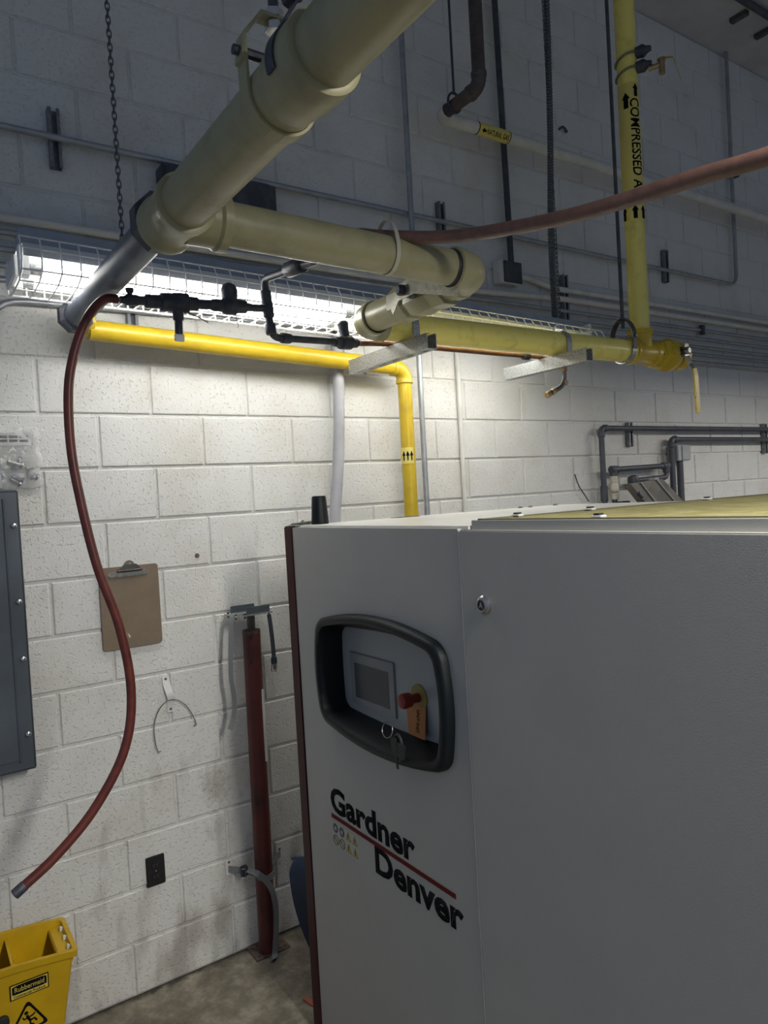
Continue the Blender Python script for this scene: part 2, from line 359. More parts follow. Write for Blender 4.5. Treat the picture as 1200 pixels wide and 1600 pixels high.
# ================================================================== the room
C = .2032; BW = .4064; CEIL_Z = 24*C
XW0, XW1 = -2*BW-.2032*0, 20*BW
wall = struct(MB().box((-4*BW, .0075, 0), (XW1, .2, CEIL_Z)).build('wall_back', PAINT, None, False))
struct(MB().box((-4, -6, -.1), (XW1+.2, .2, 0)).build('floor', CONC, None, False))
struct(MB().box((-4, -6, CEIL_Z), (XW1+.2, .2, CEIL_Z+.15)).build('ceiling', CEIL, None, False))
struct(MB().box((XW1, -6, 0), (XW1+.2, .0, CEIL_Z)).build('wall_right', PAINT, None, False))
def block_mesh(w):
    g = .0055; ch = .004; h = C; a = MB()
    x0, x1, z0, z1 = g, w-g, g, h-g
    o = [(x0, .02, z0), (x1, .02, z0), (x1, .02, z1), (x0, .02, z1)]
    m_ = [(x0, ch, z0), (x1, ch, z0), (x1, ch, z1), (x0, ch, z1)]
    f = [(x0+ch, 0, z0+ch), (x1-ch, 0, z0+ch), (x1-ch, 0, z1-ch), (x0+ch, 0, z1-ch)]
    return [Vector(p) for p in o+m_+f], [(0,1,5,4),(1,2,6,5),(2,3,7,6),(3,0,4,7),(4,5,9,8),(5,6,10,9),(6,7,11,10),(7,4,8,11),(8,9,10,11)]
bv, bf = block_mesh(BW)
me = bpy.data.meshes.new('block'); me.from_pydata([tuple(v) for v in bv], [], bf); me.materials.append(PAINT)
def px(P):
    q = Vector(P)-CAM; w = q.dot(fw)
    return (600+F_PX*q.dot(rt)/w, 800-F_PX*q.dot(up)/w, w) if w > .1 else (-9e9, 0, w)
cells = []
for k in range(24):
    for i in range(-4, 20):
        x = i*BW-(BW/2 if k % 2 else 0)
        if x < -4*BW or x+BW > XW1+.001: 
            continue
        cells.append((x, k*C))
def seen(c):
    x, z = c
    ok = False
    for a in (0, .5, 1):
        for b in (0, .5, 1):
            u, v, w = px((x+a*BW, 0, z+b*C))
            if -10 < u < 1210 and -10 < v < 1610 and not (u > 505 and v > 815-.05*(u-500)): ok = True
    return ok
vis = [c for c in cells if seen(c)]
vis.sort(key=lambda c: (Vector((c[0]+BW/2, 0, c[1]+C/2))-CAM).length)
near = vis[:300]; ns = set(near)
for x, z in near:
    o = bpy.data.objects.new('block', me); COL.objects.link(o); o.location = (x, 0, z); o.parent = wall
rest = MB()
for c in cells:
    if c not in ns: rest.add([v+Vector((c[0], 0, c[1])) for v in bv], bf)
o = rest.build('block_field', PAINT, wall, False); o['kind'] = 'stuff'

# ================================================================== rotary screw compressor
FX, YL, YS, YR, ZT, XB = .458, -.650, -1.519, -2.62, 1.777, 1.80
comp = thing('air_compressor', (1.1, -1.6, 0), 'large light grey rotary screw air compressor cabinet with burgundy edge and control panel', 'compressor')
cbm = MB().box((FX+.085, YL+.004, .06), (XB, YR, ZT-.006)); cbm.box((FX+.022, YL+.004, .06), (FX+.085, YL-.03, ZT-.006)); cbm.box((FX+.022, YS-.02, .06), (FX+.085, YR, ZT-.006)); cbm.box((FX+.022, YL-.03, 1.60), (FX+.085, YS-.02, ZT-.006)); cbm.build('cabinet_body', CAB, comp, False)
MB().box((FX+.05, YL-.02, 0), (XB-.03, YR+.03, .06)).build('base_rail', DARKST, comp, False)
MB().box((FX-.003, YL+.060, .002), (FX+.045, YL+.003, ZT+.004)).build('edge_trim', BURG, comp, bevel=.004)
# bezel outline (superellipse-like barrel shape) in the plane of the front: centre, half sizes
BCY, BCZ = -1.133, 1.326
def bez(hw, hh, n=128, rc=.03, bw=.078, bh=.25):
    """rounded rectangle, evenly sampled, whose four edges bow outward"""
    q = n//4; arc = 8; side = q-arc; out = []
    for sx, sy, a0 in ((1, 1, 0), (-1, 1, 90), (-1, -1, 180), (1, -1, 270)):
        cx, cy = sx*(hw-rc), sy*(hh-rc)
        for k in range(arc+1):
            a = math.radians(a0+90*k/arc); out.append((cx+rc*math.cos(a), cy+rc*math.sin(a)))
        nx = [(-1, 1), (-1, -1), (1, -1), (1, 1)][a0//90]; ex, ey = nx[0]*(hw-rc), nx[1]*(hh-rc); a = math.radians(a0+90)
        p0 = out[-1]; p1 = (ex+rc*math.cos(a), ey+rc*math.sin(a))
        for k in range(1, side): t = k/side; out.append((p0[0]+(p1[0]-p0[0])*t, p0[1]+(p1[1]-p0[1])*t))
    return [(y*(1+bw*max(0, 1-(z/hh)**2)), z*(1+bh*max(0, 1-(y/hw)**2))) for y, z in out]
def ring3(o, x): return [V(x, BCY-y, BCZ+z) for y, z in o]
NB = 128
hole = bez(.296, .148, NB, .025)
def rect_ring(y0, y1, z0, z1, pts):
    res = []
    for y, z in pts:
        t = min((y1-BCY if -y > 0 else BCY-y0)/max(abs(y), 1e-6) if True else 0, ((z1-BCZ) if z > 0 else (BCZ-z0))/max(abs(z), 1e-6))
        res.append((BCY-y*t, BCZ+z*t))
    return res
# control panel door: flat sheet with the barrel opening cut out
pv = []; ori = hole
y0, y1, z0, z1 = YS+.0025, YL, .02, ZT
# exact corners: snap nearest samples
rr = []
for y, z in ori:
    dy = -y; ty = ((y1-BCY)/dy if dy > 1e-6 else (y0-BCY)/dy if dy < -1e-6 else 9e9); tz = ((z1-BCZ)/z if z > 1e-6 else (z0-BCZ)/z if z < -1e-6 else 9e9)
    t = min(ty, tz); rr.append([BCY+dy*t, BCZ+z*t])
for cy, cz in ((y0, z0), (y0, z1), (y1, z0), (y1, z1)):
    k = min(range(NB), key=lambda i: (rr[i][0]-cy)**2+(rr[i][1]-cz)**2); rr[k] = [cy, cz]
mb = MB(); vs = [V(FX, y, z) for y, z in rr]+ring3(hole, FX)+ring3(hole, FX+.02)+[V(FX+.02, y, z) for y, z in rr]
fs = []
for k in range(NB):
    j = (k+1) % NB
    fs += [(k, j, NB+j, NB+k), (NB+k, NB+j, 2*NB+j, 2*NB+k), (3*NB+k, 3*NB+j, j, k)]
mb.add(vs, fs); panel = mb.build('control_door', CAB, comp, True, 30)
# right-hand service door
door = MB().box((FX-.0015, YS-.0025, .07), (FX+.02, YR+.0, ZT-.003)).build('service_door', CAB, comp, bevel=.003)
MB().box((FX-.0003, YS-.0025, .08), (FX+.022, YS+.0012, ZT-.004)).build('seam_highlight', CABT, comp, False)  # pale strip paints in the highlight of the door edge catching light
# thin light edge strips on the tops of both doors
# roof: white top plate, groove strip, mesh hatch
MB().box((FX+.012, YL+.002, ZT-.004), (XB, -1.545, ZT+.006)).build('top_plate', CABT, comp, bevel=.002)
ZH2 = ZT+.019
MB().box((FX+.016, -1.55, ZT-.006), (FX+.030, YR, ZH2)).build('roof_fascia', CAB, comp, bevel=.001)
hx0, hx1, hy0, hy1 = FX+.030, XB, -1.565, YR+.005
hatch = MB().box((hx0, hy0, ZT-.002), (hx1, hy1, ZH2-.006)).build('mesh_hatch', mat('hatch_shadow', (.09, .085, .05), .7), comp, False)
bars = MB(); n = 84
for k in range(n+1):
    y = hy0+(hy1-hy0)*k/n; bars.box((hx0, y-.0018, ZH2-.006), (hx1, y+.0018, ZH2))
for k in range(101):
    x = hx0+(hx1-hx0)*k/100; bars.box((x-.0018, hy0, ZH2-.005), (x+.0018, hy1, ZH2-.0015))
ob = bars.build('mesh_wires', YMESH, hatch, False); ob['kind'] = 'stuff'
fr = MB()
fr.box((hx0-.003, hy0+.004, ZH2-.004), (hx0+.008, hy1, ZH2+.003)); fr.box((hx0-.003, hy0+.004, ZT+.004), (hx1, hy0-.008, ZH2+.003))
fr.build('hatch_rim', mat('hatch_rim_olive', (.15, .14, .075), .5), hatch, False)
for x, y in ((.505, -1.90), (.86, -1.585), (1.40, -1.585), (.60, -1.578)):
    c = MB().box((x-.010, y-.014, ZH2+.002), (x+.010, y+.014, ZH2+.007)); c.build('clip', WHITE, hatch, bevel=.002)
    MB().box((x-.008, y-.006, ZH2+.007), (x+.008, y+.006, ZH2+.011)).build('clip_pin', BLACKS, hatch, False)
MB().box((.858, -.700, ZT+.005), (.966, -.662, ZT+.0075)).build('roof_slot', BLACKS, comp, False)
MB().rev((.545, -.69, ZT+.006), (0, 0, 1), [(0, .029), (.006, .030), (.09, .0245), (.096, .022)], 24).build('rubber_cap', BLACK, comp)
lt = MB().box((.462, YL+.035, ZT+.004), (.52, YL-.03, ZT+.008)); lt.cyl((.47, YL+.03, ZT+.008), (.53, YL-.035, ZT+.016), .005, 8); lt.cyl((.50, YL+.03, ZT+.008), (.50, YL-.0, ZT+.02), .004, 8)
lt.build('corner_latch', DCHROME, comp)
for x, y in ((1.50, -.69), (1.56, -.69), (1.70, -.70)):
    MB().rev((x, y, ZT+.005), (0, 0, 1), [(0, .010), (.007, .009), (.009, .004)], 8).build('roof_bolt', DCHROME, comp)
# bezel frame: lofted rings from the door face out and back into the recess
prof = [(hole, FX+.002), (bez(.312, .160, NB, .035), FX-.001), (bez(.311, .159, NB, .034), FX-.020), (bez(.305, .155, NB, .032), FX-.028), (bez(.292, .145, NB, .028), FX-.030), (bez(.284, .138, NB, .026), FX-.027),
        (bez(.280, .135, NB, .025, .07, .23), FX-.012), (bez(.283, .127, NB, .03, .02, .07), FX+.060), (bez(.283, .127, NB, .03, .02, .07), FX+.066)]
mb = MB(); vs = []; fs = []
for o_, x in prof: vs += ring3(o_, x)
for i in range(len(prof)-1):
    for k in range(NB):
        j = (k+1) % NB; fs.append((i*NB+k, i*NB+j, (i+1)*NB+j, (i+1)*NB+k))
mb.add(vs, fs); bezel = mb.build('bezel', BLACK, comp, True, 50)
XP = FX+.055
ip = MB(); ip.add(ring3(bez(.30, .14, NB, .02, 0, .05), XP), [tuple(range(NB))]); ip.add(ring3(bez(.30, .14, NB, .02, 0, .05), XP+.01), [tuple(range(NB))]); ctrl = ip.build('control_plate', PANELG, comp, False)
scr = MB().box((XP-.005, -.893, 1.217), (XP+.001, -1.137, 1.382)).build('screen_frame', SCREENF, comp, bevel=.002)
MB().box((XP-.0062, -.921, 1.241), (XP-.004, -1.107, 1.350)).build('screen', SCREEN, scr, False)
film = MB(); P = []
for i in range(15):
    row = []
    for j in range(15):
        y = -.897-(.236)*j/14; z = 1.22+.158*i/14; row.append((XP-.0078-.0016*noise.noise(V(y*60, z*60, 2))-(.004 if i == 0 else 0), y, z))
    P.append(row)
film.grid(P); film.build('protective_film', FILM, scr)
# emergency stop
EY, EZ = -1.222, 1.300
MB().rev((XP, EY-.028, EZ+.004), (-1, 0, 0), [(0, .036), (.004, .036), (.005, .030)], 28).build('stop_ring', YRING, comp)
es = MB(); es.rev((XP-.004, EY-.028, EZ+.004), (-1, 0, 0), [(0, .013), (.03, .013), (.031, .020), (.052, .0215), (.060, .018), (.063, .010)], 24).build('stop_button', ESTOP, comp)
tagp = MB().prism([(XP-.004, -1.19, 1.275), (XP-.006, -1.285, 1.285), (XP-.018, -1.290, 1.197), (XP-.016, -1.212, 1.197)], (-.001, 0, 0)).build('hang_tag', ORANGE, comp, False)
place_text('tag_print', 'UNIT INST', (.062, .013), face_M((XP-.0085, -1.245, 1.270), (-.13, -.03, -1), (0, -1, 0)), INK, tagp, .004)
# quarter-turn lock on the service door
lk = MB().rev((FX-.0015, -1.604, 1.602), (-1, 0, 0), [(0, .0215), (.008, .0215), (.013, .017), (.014, .0125)], 28, True).build('door_lock', LOCKM, comp)
MB().rev((FX-.0153, -1.604, 1.602), (-1, 0, 0), [(0, .012), (.0008, .012)], 24).build('lock_core', BLACKS, lk)
MB().prism([(FX-.0163, -1.604, 1.610), (FX-.0163, -1.598, 1.595), (FX-.0163, -1.604, 1.599), (FX-.0163, -1.610, 1.595)], (-.0006, 0, 0)).build('lock_mark', LOCKM, lk, False)
# maker's lettering and red rule
TX = FX-.0002
place_text('logo_word_upper', 'Gardner', (.458, .084), face_M((TX, -.806, .857), (0, -1, 0), (0, 0, 1)), INK, comp, .036, .0004)
place_text('logo_word_lower', 'Denver', (.402, .083), face_M((TX, -1.057, .753), (0, -1, 0), (0, 0, 1)), INK, comp, .036, .0004)
MB().box((TX-.0012, -.807, .8355), (TX, -1.432, .8485)).build('logo_rule', REDINK, comp, False)
st = MB().box((TX-.0006, -.808, .747), (TX, -.968, .824)).build('warning_sticker', mat('sticker_film', (.47, .455, .385), .45), comp, False)
for i in range(4):
    for j in range(2):
        cy = -.829-.039*i; cz = .806-.038*j; X = TX-.0008
        if i < 2:
            ring = [V(X, cy+.0155*math.cos(a*.3927), cz+.0155*math.sin(a*.3927)) for a in range(16)]
            if j == 0:
                MB().prism(ring, (-.0004, 0, 0)).build('mandatory_icon', BLUEINK, st, False)
                MB().prism([V(X-.0005, cy+.006*math.cos(a*1.047), cz+.007*math.sin(a*1.047)) for a in range(6)], (-.0004, 0, 0)).build('icon_figure', STICK, st, False)
            else:
                MB().tube(ring, .0014, 6, closed=True).cyl((X, cy+.010, cz+.010), (X, cy-.010, cz-.010), .0012, 6).build('prohibition_icon', mat('dark_ochre_ink', (.13, .11, .06), .5), st)
        else:
            tri = [V(X, cy, cz+.016), V(X, cy+.016, cz-.013), V(X, cy-.016, cz-.013)]
            MB().prism(tri, (-.0004, 0, 0)).build('warning_icon', mat('dark_ochre_ink', (.13, .11, .06), .5), st, False)
            c = (tri[0]+tri[1]+tri[2])/3
            MB().prism([c+(p-c)*.72+V(-.0005, 0, 0) for p in tri], (-.0004, 0, 0)).build('icon_field', YINK, st, False)
            MB().box((X-.0013, cy+.002, cz-.008), (X-.0009, cy-.002, cz+.006)).build('icon_figure', INK, st, False)

# keys dangling in the bezel
kr = thing('key_ring', (FX-.01, -1.24, 1.17), 'black keys on a wire ring hanging over the control bezel lip', 'keys')
KX = FX-.036
MB().tube([V(KX-.004+.006*math.sin(a), -1.222+.024*math.cos(a), 1.228+.020*math.sin(a)) for a in [k*.2618 for k in range(24)]], .0016, 6, closed=True).build('wire_ring', DCHROME, kr)
MB().tube([V(KX-.002, -1.268+.018*math.cos(a), 1.200+.026*math.sin(a)) for a in [k*.2618 for k in range(24)]], .004, 6, closed=True).build('cord_loop', BLACKS, kr)
for (y, z, a, l) in ((-1.252, 1.215, -.10, .085), (-1.285, 1.205, .22, .055)):
    M = Matrix.Translation(V(KX-.003, y, z)) @ Matrix.Rotation(a, 4, 'X')
    k_ = MB().box((-.0045, -.014, -.042), (.0045, .014, 0), M); k_.box((-.0012, -.005, -l), (.0012, .005, -.032), M); k_.build('key', BLACKS, kr, bevel=.0008)

# ================================================================== fluorescent fixture with wire guard
FY = -.44; FX0, FX1 = -.318, 2.16
fix = thing('fluorescent_fixture', ((FX0+FX1)/2, FY, 2.56), 'long chain-hung fluorescent strip light with white wire guard', 'light fixture')
MB().box((FX0+.02, FY-.055, 2.667), (FX1, FY+.055, 2.727)).build('housing', DWHITE, fix, bevel=.003)
hs = [(-.135, 2.615), (-.125, 2.655), (-.055, 2.668), (.055, 2.668), (.125, 2.655), (.135, 2.615), (.132, 2.615), (.122, 2.652), (.055, 2.665), (-.055, 2.665), (-.122, 2.652), (-.132, 2.615)]
mb = MB()
for i in range(5):
    a, b, c, d = hs[i], hs[i+1], hs[10-i], hs[11-i]
    mb.prism([(FX0+.012, FY+p[0], p[1]) for p in (a, b, c, d)], (FX1-FX0-.012, 0, 0))
mb.build('reflector', mat('reflector_enamel', (.62, .64, .66), .4), fix, False)
XM = (FX0+FX1)/2-.07
for x in (FX0, XM-.02, FX1-.03):
    for s in (-1, 1):
        MB().box((x+.006, FY+s*.07-.018, 2.572), (x+.034, FY+s*.07+.018, 2.664)).build('lamp_holder', WHITE, fix, bevel=.003)
MB().box((FX0-.004, FY-.04, 2.580), (FX0+.012, FY+.125, 2.645)).build('end_cap', WHITE, fix, bevel=.004)
MB().box((FX1-.006, FY-.125, 2.60), (FX1+.008, FY+.125, 2.70)).build('end_cap', WHITE, fix, bevel=.004)
for a, b in ((FX0+.034, XM-.016), (XM+.016, FX1-.026)):
    for s in (-1, 1):
        y = FY+s*.07
        t = MB().cyl((a+.03, y, 2.598), (b-.03, y, 2.598), .0165, 16).build('lamp_tube', TUBEM, fix)
        for p, q in ((a, a+.032), (b-.032, b)): MB().cyl((p, y, 2.598), (q, y, 2.598), .0172, 16).build('tube_cap', GALV, t)
# guard
gp = [(-.128, 2.672), (-.152, 2.632), (-.147, 2.572), (-.085, 2.556), (0, 2.553), (.085, 2.556), (.147, 2.572), (.152, 2.632), (.128, 2.672)]
g = MB(); gx0, gx1 = FX0+.004, FX1+.07; n = int((gx1-gx0)/.052)
for k in range(n+1):
    x = gx0+(gx1-gx0)*k/n; g.tube([(x, FY+a, b) for a, b in gp], .0025, 6, caps=False)
for a, b in gp: g.cyl((gx0, FY+a, b), (gx1, FY+a, b), .0025, 6)
g.build('wire_guard', WHITE, fix)
# unseen troughs built around the added fill lights (their glow is the area lamp under each reflector)
for k, (l, r, p) in enumerate(FILL_LAMPS):
    lab = ('added white fill light trough behind the viewer', 'added white fill light trough beyond the compressor')[k]
    t = thing('fill_trough_light', (l[0], l[1], l[2]-.01), lab, 'light fixture'); c, s = math.cos(r), math.sin(r)
    def P(x, y, z): return V(l[0]+x*c-y*s, l[1]+x*s+y*c, l[2]+z)
    b = MB()
    for sg in (-1, 1):
        b.prism([P(-1.23, sg*.15, -.012), P(-1.23, sg*.145, -.012), P(-1.23, sg*.09, .06), P(-1.23, sg*.095, .065)], P(1.23, 0, 0)-P(-1.23, 0, 0))
        b.prism([P(sg*1.23, -.15, -.012), P(sg*1.23, .15, -.012), P(sg*1.23, .095, .065), P(sg*1.23, -.095, .065)], P(sg*1.225, 0, 0)-P(sg*1.23, 0, 0))
    b.prism([P(-1.23, -.095, .06), P(-1.23, .095, .06), P(-1.23, .095, .066), P(-1.23, -.095, .066)], P(1.23, 0, 0)-P(-1.23, 0, 0)); b.build('reflector', WHITE, t, False)
    b = MB(); b.prism([P(-1.2, -.05, .066), P(-1.2, .05, .066), P(-1.2, .05, .12), P(-1.2, -.05, .12)], P(1.2, 0, 0)-P(-1.2, 0, 0)); b.build('housing', DWHITE, t, False)
    for x in (-1., 1.): MB().cyl(P(x, 0, .12), V(P(x, 0, 0).x, P(x, 0, 0).y, CEIL_Z-.004), .004, 6).build('hang_rod', DCON, t)
    setp(LAMPS[k], t)
# the strip light hangs a little lower at its right end
def all_children(o):
    for c in o.children:
        yield c
        yield from all_children(c)
for ob in all_children(fix):
    for v in ob.data.vertices: v.co.z -= .026*(v.co.x-FX0)
# suspension chains, flexible feed
def chain(x, y, z0, z1, label, group=None):
    t = MB(); p = .022; n = int((z1-z0)/p)
    for k in range(n+1):
        z = z0+p*k; h = .0165; w = .007; ang = 0 if k % 2 else math.pi/2; ca, sa = math.cos(ang), math.sin(ang); ring = []
        for q in range(10):
            a = 2*math.pi*q/10; d = w*math.cos(a); ring.append((x+d*ca, y+d*sa, z+h*math.sin(a)))
        t.tube(ring, .0022, 5, closed=True)
    return tag(t.build('hanging_chain', mat('dull_chain', (.13, .135, .15), .45, .6), None), label, 'chain', group)
chain(.012, FY, 2.732, CEIL_Z-.005, 'thin link chain holding the left end of the strip light')
chain(2.085, FY, 2.680, CEIL_Z-.005, 'thin link chain beside the corrugated flexible conduit')
fx = MB(); prof = []; Z0, Z1 = 2.668, CEIL_Z-.004; n = 150
pts = spline([(2.050, FY, Z0), (2.055, FY, 3.1), (2.088, FY, 3.6), (2.108, FY, 4.2), (2.115, FY, Z1)], n)
rad = [.0125 if i % 4 < 2 else .0158 for i in range(len(pts))]
fx.tube(pts, rad, 12); tag(fx.build('flexible_conduit', mat('dark_flex', (.10, .115, .125), .42, .5), None, True, 25), 'dark corrugated flexible conduit dropping to the strip light', 'conduit')

# ================================================================== compressed air piping
ZH = 2.513; XH = -.105; YT = -1.285
hd = thing('air_header_pipe', (XH, -2.4, ZH), 'thick khaki yellow overhead pipe running from the camera to a tee', 'pipe')
MB().cyl((XH, -1.88, ZH), (XH, YT-.05, ZH), .055, 36).build('pipe', KHAKI, hd)
MB().cyl((XH, -4.6, ZH), (XH, -1.87, ZH), .053, 36).build('pipe', KHAKI, hd)
MB().rev((XH, -1.955, ZH), (0, 1, 0), [(0, .056), (.004, .0625), (.03, .0635), (.075, .0625), (.10, .0585), (.12, .0555)], 36).build('coupling', KHAKI, hd)
te = MB(); te.rev((XH, YT-.075, ZH), (0, 1, 0), [(0, .057), (.003, .066), (.022, .066), (.03, .061), (.12, .061), (.128, .066), (.148, .066), (.15, .05)], 36)
te.rev((XH, YT, ZH), (1, 0, 0), [(.02, .060), (.085, .060), (.092, .066), (.112, .066), (.114, .052)], 36); te.build('tee', KHAKI, hd)
WY = -.13
st_ = thing('steel_connector_pipe', (-.108, -.7, 2.535), 'dull grey steel pipe joining the tee to the wall pipe elbow', 'pipe')
MB().cyl((-.108, YT+.08, 2.527), (-.097, WY-.045, 2.548), .0425, 32).build('pipe', STEEL, st_)
MB().rev((-.108, YT+.076, 2.527), (0, 1, 0), [(0, .068), (.045, .068), (.05, .055), (.056, .05)], 8, phase=.39).build('hex_bushing', DARKFIT, st_, False)
MB().rev((-.098, WY-.095, 2.546), (0, 1, .02), [(0, .047), (.005, .058), (.036, .060), (.038, .05)], 8, phase=.39).build('hex_bushing', DARKFIT, st_, False)
# wall pipe: elbow, horizontal run, elbow, drop behind the compressor
WY, DX = -.13, 1.352
wp = thing('wall_air_pipe', (.6, WY, 2.2), 'bright yellow pipe running along the block wall then dropping behind compressor', 'pipe')
elbow((-.097, WY, 2.548), (0, -1, -.03), (1, 0, -.035), .05, .040, 'elbow', YEL, wp, .024)
MB().cyl((-.04, WY, 2.522), (1.29, WY, 2.460), .037, 28).build('pipe', YEL, wp)
elbow((DX, WY, 2.455), (-1, 0, .045), (0, 0, -1), .052, .0345, 'elbow', YEL, wp, .02)
MB().cyl((DX, WY, 2.39), (DX-.006, WY, .9), .033, 28).build('pipe', YEL, wp)
MB().cyl((DX-.006, WY, .9), (DX-.006, -.64, .9), .033, 20).build('pipe', YEL, wp)
MX = DX-.005
band = MB().cyl((MX, WY, 2.01), (MX, WY, 2.085), .0337, 28).build('flow_marker', LBLB, wp)
for da in (-.55, 0, .55):
    a = math.atan2(CAM.y-WY, CAM.x-MX)+da; c, s = math.cos(a), math.sin(a); tx, ty = -s, c
    poly = [(-.003, 0), (.003, 0), (.003, .022), (.009, .022), (0, .045), (-.009, .022), (-.003, .022)]
    MB().prism([V(MX+.034*c+tx*x, WY+.034*s+ty*x, 2.025+z) for x, z in poly], (c*.0008, s*.0008, 0)).build('flow_arrow', INK, band, False)

# branch from the tee, elbow and ball valve towards the wall, elbow
XV = .785
br = thing('branch_air_pipe', (.4, YT, 2.5), 'khaki yellow branch pipe with rounded elbow and ball valve ahead of strip light', 'pipe')
MB().cyl((XH+.10, YT, 2.512), (XV-.07, YT+.012, 2.503), .0505, 36).build('pipe', KHAKI, br)
MB().rev((XV-.105, YT+.011, 2.5035), (1, 0, 0), [(0, .0508), (.001, .0515), (.03, .0515), (.031, .0508)], 36).build('joint_shadow_ring', BLACKS, br)  # black ring stands in for the shadowed gap where the pipe enters the elbow
elbow((XV, YT+.012, 2.503), (-1, 0, 0), (0, 1, 0), .062, .052, 'elbow', KHAKI, br, .03, 1.15)
MB().cyl((XV, YT+.07, 2.502), (XV, -.70, 2.497), .0515, 32).build('pipe', KHAKI, br)
vb = MB(); vb.rev((XV, -1.155, 2.5), (0, 1, 0), [(0, .054), (.002, .064), (.06, .064), (.066, .055), (.08, .060), (.12, .066), (.17, .060), (.18, .055), (.19, .064), (.255, .064), (.257, .05)], 8, phase=.39)
valve = vb.build('valve_body', KHAKI, br, True, 20)
MB().rev((XV-.045, -1.045, 2.50), (-1, 0, 0), [(0, .022), (.03, .022), (.031, .013), (.055, .013)], 12).build('valve_stem', DARKFIT, valve)
nut = MB().rev((XV-.098, -1.045, 2.50), (-1, 0, 0), [(0, .017), (.016, .017), (.02, .012)], 6).build('stem_nut', DARKFIT, valve, False)
lev = MB(); lx = XV-.092
lev.prism([(lx, -1.02, 2.475), (lx, -1.02, 2.525), (lx, -1.09, 2.532), (lx, -1.10, 2.505), (lx, -1.09, 2.478)], (-.004, 0, 0))
lev.prism([(lx, -1.02, 2.522), (lx, -1.02, 2.478), (lx+.0, -.985, 2.44), (lx+.0, -.975, 2.455)], (-.004, 0, 0))
lev.prism([(lx-.002, -1.08, 2.53), (lx-.002, -1.08, 2.482), (lx+.010, -1.29, 2.420), (lx+.010, -1.29, 2.45)], (-.004, 0, 0))
lev.build('valve_lever', mat('khaki_lever', (.36, .34, .24), .4, .3, col2=(.25, .24, .18), scale=60), valve, False)
elbow((XV, -.66, 2.495), (0, -1, 0), (1, 0, 0), .062, .053, 'elbow', KHAKI, br, .03, 1.13)

# lower manifold pipe with tee and end valve, riser
YP, ZP = -.66, 2.493; XR = 2.405
lp = thing('manifold_air_pipe', (1.6, YP, ZP), 'dusty yellow horizontal pipe below wire guard with valve at its right end', 'pipe')
MB().cyl((XV+.07, YP, ZP+.001), (XR-.07, YP, ZP), .0535, 36).build('pipe', YEL2, lp)
te = MB(); te.rev((XR-.09, YP, ZP), (1, 0, 0), [(0, .055), (.003, .062), (.02, .062), (.027, .057), (.15, .057), (.157, .063), (.185, .063), (.187, .05)], 36)
te.rev((XR, YP, ZP), (0, 0, 1), [(.02, .055), (.083, .055), (.086, .061), (.108, .061), (.11, .05)], 36); te.build('tee', YEL, lp)
vb = MB(); vb.rev((XR+.10, YP, ZP), (1, 0, 0), [(0, .068), (.02, .070), (.022, .076), (.07, .078), (.072, .066), (.085, .066)], 6, phase=.2); vb.rev((XR+.165, YP, ZP), (1, 0, 0), [(0, .07), (.03, .082), (.06, .080), (.085, .068), (.09, .062), (.10, .072), (.15, .072), (.152, .05)], 24)
ev = vb.build('end_valve_body', YEL, lp, True, 25)
vx = XR+.225
MB().rev((vx, YP-.06, ZP+.005), (0, -1, 0), [(0, .026), (.02, .026), (.022, .015), (.05, .015)], 14).build('valve_stem', DARKFIT, ev)
MB().rev((vx, YP-.098, ZP+.005), (0, -1, 0), [(0, .02), (.016, .02), (.02, .014)], 6).build('stem_nut', DCHROME, ev, False)
lv = MB(); ly = YP-.10
lv.ribbon([(vx-.0, ly, ZP+.04), (vx, ly, ZP-.02), (vx+.012, ly-.008, ZP-.06), (vx+.022, ly-.022, ZP-.09)], .034, .005, V(1, 0, 0)); l1 = lv.build('lever_arm', DCHROME, ev, False)
MB().ribbon([(vx+.022, ly-.022, ZP-.085), (vx+.026, ly-.026, ZP-.12), (vx+.028, ly-.028, ZP-.30), (vx+.028, ly-.028, ZP-.305)], .031, .010, V(1, 0, 0)).build('lever_sleeve', LEVERY, ev, False)

rs = thing('air_riser_pipe', (XR, YP, 3.6), 'tall yellow riser pipe marked compressed air rising to the ceiling', 'pipe')
MB().cyl((XR, YP, ZP+.10), (XR, YP, CEIL_Z-.003), .0475, 36).build('pipe', YEL2, rs)
wrapb = MB().rev((XR, YP, 3.125), (0, 0, 1), [(0, .0478), (.002, .0490), (.65, .0490), (.652, .0478)], 36).build('pipe_marker', LBLB, rs)
A0 = math.atan2(CAM.y-YP, CAM.x-XR)
def wrapper(base, ztop, off):
    def w(x, y, z):
        a = base+(y-off)/.0492; r = .0492+z; return V(XR+r*math.cos(a), YP+r*math.sin(a), ztop-x)
    return w
place_text('marker_lettering', 'COMPRESSED AIR', (.480, .050), None, INK, wrapb, .012, .0006, wrapper(A0+.62, 3.70, .025), 2)
def arrow(base, z0, s, dn=False):
    poly = [(-.011, 0), (.011, 0), (.011, .045), (.020, .045), (0, .075), (-.020, .045), (-.011, .045)]
    b = MB(); vs = []
    for x, z in poly:
        a = base+x*s/.0494; vs.append(V(XR+.0496*math.cos(a), YP+.0496*math.sin(a), z0+z*s))
    b.prism(vs, V(math.cos(base), math.sin(base), 0)*.001); b.build('flow_arrow', INK, wrapb, False)
arrow(A0-.25, 3.655, 1.); arrow(A0+.15, 3.13, .85); arrow(A0-1.0, 3.13, .85); arrow(A0+1.05, 3.13, .85); arrow(A0+.75, 3.71, .8)
